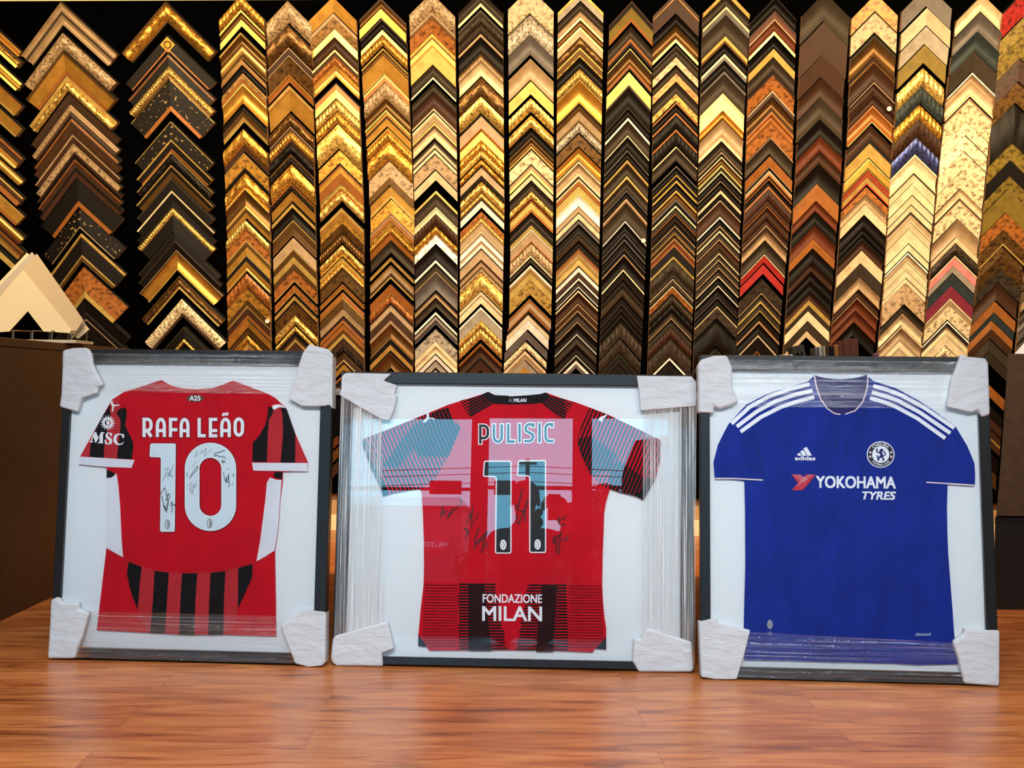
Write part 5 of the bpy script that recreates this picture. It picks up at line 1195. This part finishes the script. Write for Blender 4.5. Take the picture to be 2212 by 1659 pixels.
# facing +y; x positive is the side of the lens. kneeling on both knees, sitting on heels
hip = (0, -.06, .27, (.155, .115))
spine = [hip, (0, -.04, .38, (.145, .105)), (0, 0, .50, (.16, .11)), (0, .02, .60, (.165, .10)), (0, .03, .665, (.09, .075)), (0, .045, .715, (.056, .056)), (0, .07, .76, (.062, .070)), (0, .085, .82, (.076, .090)), (0, .08, .885, (.072, .085)), (0, .075, .925, (.045, .055))]
def arm(sx, elbow, wrist):
    return [(0, .02, .60, (.165, .10)), (sx * .13, .02, .625, .062), (sx * .185, .03, .605, .056), elbow, wrist]
hx, hy, hz = .185, .325, .80          # phone centre relative to the person origin
Rw = (hx - .052, hy - .075, .772, .024); Lw = (hx + .075, hy - .070, .768, .024)
armR = arm(1, (.235, .17, .50, .042), (Lw[0], Lw[1], Lw[2], .024)); armL = arm(-1, (-.13, .24, .49, .042), (Rw[0] - .02, Rw[1], Rw[2], .024))
def leg(sx): return [hip, (sx * .095, -.02, .25, .088), (sx * .13, .30, .095, .064), (sx * .12, .10, .062, .054), (sx * .105, -.20, .055, .040), (sx * .10, -.30, .045, .034), (sx * .10, -.33, .02, .026)]
body = skin_mesh('body', [spine, armR, armL, leg(1), leg(-1)], SKIN)
grow_ = lambda ch, k: [(p[0], p[1], p[2], tuple(a + k for a in (p[3] if isinstance(p[3], tuple) else (p[3], p[3])))) for p in ch]
jk = skin_mesh('jacket', [grow_(spine[:5], .018), grow_(armR[:4], .016) + [(Lw[0] - .0, Lw[1] - .045, Lw[2] - .05, .034)], grow_(armL[:4], .016) + [(Rw[0] - .02, Rw[1] - .045, Rw[2] - .05, .034)]], JACK)
skin_mesh('trousers', [[(0, -.05, .32, (.165, .125)), (hip[0], hip[1], hip[2], (.168, .128))] + grow_(leg(1)[1:5], .014), [(hip[0], hip[1], hip[2], (.168, .128))] + grow_(leg(-1)[1:5], .014)], TROU)
for sx in (1, -1):
    skin_mesh('shoe', [[(sx * .105, -.24, .055, .043), (sx * .10, -.31, .05, .042), (sx * .10, -.345, .028, .026)]], SHOE)
# hair cap, face
bm = B(); bmesh.ops.create_uvsphere(bm, u_segments=24, v_segments=16, radius=1, matrix=Matrix.Translation((0, .068, .868)) @ Matrix.Diagonal((.088, .104, .092, 1)))
bmesh.ops.delete(bm, geom=[v for v in bm.verts if (v.co.y > .10 and v.co.z < .90) or v.co.z < .80], context='VERTS')
h_ = obj('hair', bm, HAIRM, person, smooth=True); md = h_.modifiers.new('thick', 'SOLIDIFY'); md.thickness = .008
for sx in (1, -1):
    bm = B(); ball(bm, (sx * .082, .07, .828), .03, 12, 8, (.35, .7, 1)); obj('ear', bm, SKIN, person, smooth=True)
    bm = B(); ball(bm, (sx * .031, .158, .842), .012); obj('eye', bm, M_PRINT, person, smooth=True)
    bm = B(); ball(bm, (sx * .031, .167, .842), .006); obj('iris', bm, M_BLACK, person)
    bm = B(); tube(bm, [(sx * .048, .155, .862), (sx * .03, .168, .868), (sx * .014, .168, .862)], .004, 6); obj('eyebrow', bm, HAIRM, person)
bm = B(); tube(bm, [(0, .165, .85), (0, .180, .825), (0, .176, .812)], [.008, .013, .012], 8); ball(bm, (.010, .170, .812), .008); ball(bm, (-.010, .170, .812), .008); obj('nose', bm, SKIN, person, smooth=True)
bm = B(); tube(bm, [(-.024, .150, .785), (0, .162, .787), (.024, .150, .785)], .0055, 8); obj('mouth', bm, simple('lips', rgb(150, 84, 76), .5), person, smooth=True)
# hands with five fingers round the phone edges
def hand(name, w, sx, fx):
    """w wrist, fingers curl round the phone edge at x=fx from behind, thumb on the near face"""
    palm = (w[0] + (fx - w[0]) * .45, w[1] + .035, w[2] + .018, (.026, .014))
    ch = [[(w[0], w[1], w[2], .022), palm]]
    for k, ln in enumerate((.9, 1.0, .95, .78)):
        z = w[2] - .012 + k * .017
        kn = (w[0] + (fx - w[0]) * .62, w[1] + .052, z + .012, .0095)
        ch.append([palm, kn, (fx + sx * .012, hy + .004, z + .016, .0085), (fx - sx * .004, hy + .013, z + .018, .008), (fx - sx * .024 * ln, hy + .012, z + .016, .007)])
    ch.append([palm, (w[0] + (fx - w[0]) * .5, w[1] + .030, w[2] + .040, .011), (fx + sx * .004, hy - .020, w[2] + .056, .0095), (fx - sx * .016, hy - .018, w[2] + .064, .008)])
    return skin_mesh(name, ch, SKIN, 0, 2)
hand('hand', Lw, 1, hx + .040); hand('hand', (Rw[0] - .02, Rw[1], Rw[2]), -1, hx - .040)
phone = thing('phone', 'black phone held up by the kneeling photographer', 'phone', Matrix.Translation((0, PY + hy - .008, .775)))
bm = B(); box(bm, -.036, .036, -.004, .004, -.075, .075); bev(bm, .003); obj('phone_body', bm, M_BLACK, phone)
bm = B(); box(bm, -.033, .033, -.0046, -.0041, -.070, .070); obj('screen', bm, simple('dark_screen', rgb(20, 22, 26), .1), phone)
bm = B(); tube(bm, [(.018, .0041, .055), (.018, .006, .055)], .010, 16); obj('lens_ring', bm, M_STILE, phone)
# ------------------------------------------------------------------ light
w = bpy.data.worlds.new('sky'); S.world = w; w.use_nodes = True
nt = w.node_tree; bg = nt.nodes['Background']
bg.inputs['Color'].default_value = (0.20, 0.68, 1.0, 1); bg.inputs['Strength'].default_value = 8.0
def area(name, loc, target, size, power, col, sy=None):
    l = bpy.data.lights.new(name, 'AREA'); l.shape = 'RECTANGLE'; l.size = size; l.size_y = sy or size
    l.energy = power; l.color = col
    o = bpy.data.objects.new(name, l); COL.objects.link(o); o.location = loc
    o.rotation_euler = (V(target) - V(loc)).to_track_quat('-Z', 'Y').to_euler()
    return o
WARM = (1.0, 0.71, 0.37)
for i, x in enumerate((-2.3, -1.2, -0.1, 1.0, 2.1, 3.1)):
    l = area('display_spotlight', (x, 3.3, 2.62), (x * 1.02, 5.5, 1.5), 0.16, 25, WARM)
    l.data.spread = math.radians(120)
for x in (-1.5, 0.0, 1.5):
    l = area('ceiling_fill', (x, 0.5, 2.66), (x * .9, 2.7, 0.2), 1.1, 34, (0.90, 0.97, 1.0), 0.5)  # unseen fill light added overhead to brighten the mats and floor
    l.data.spread = math.radians(110)
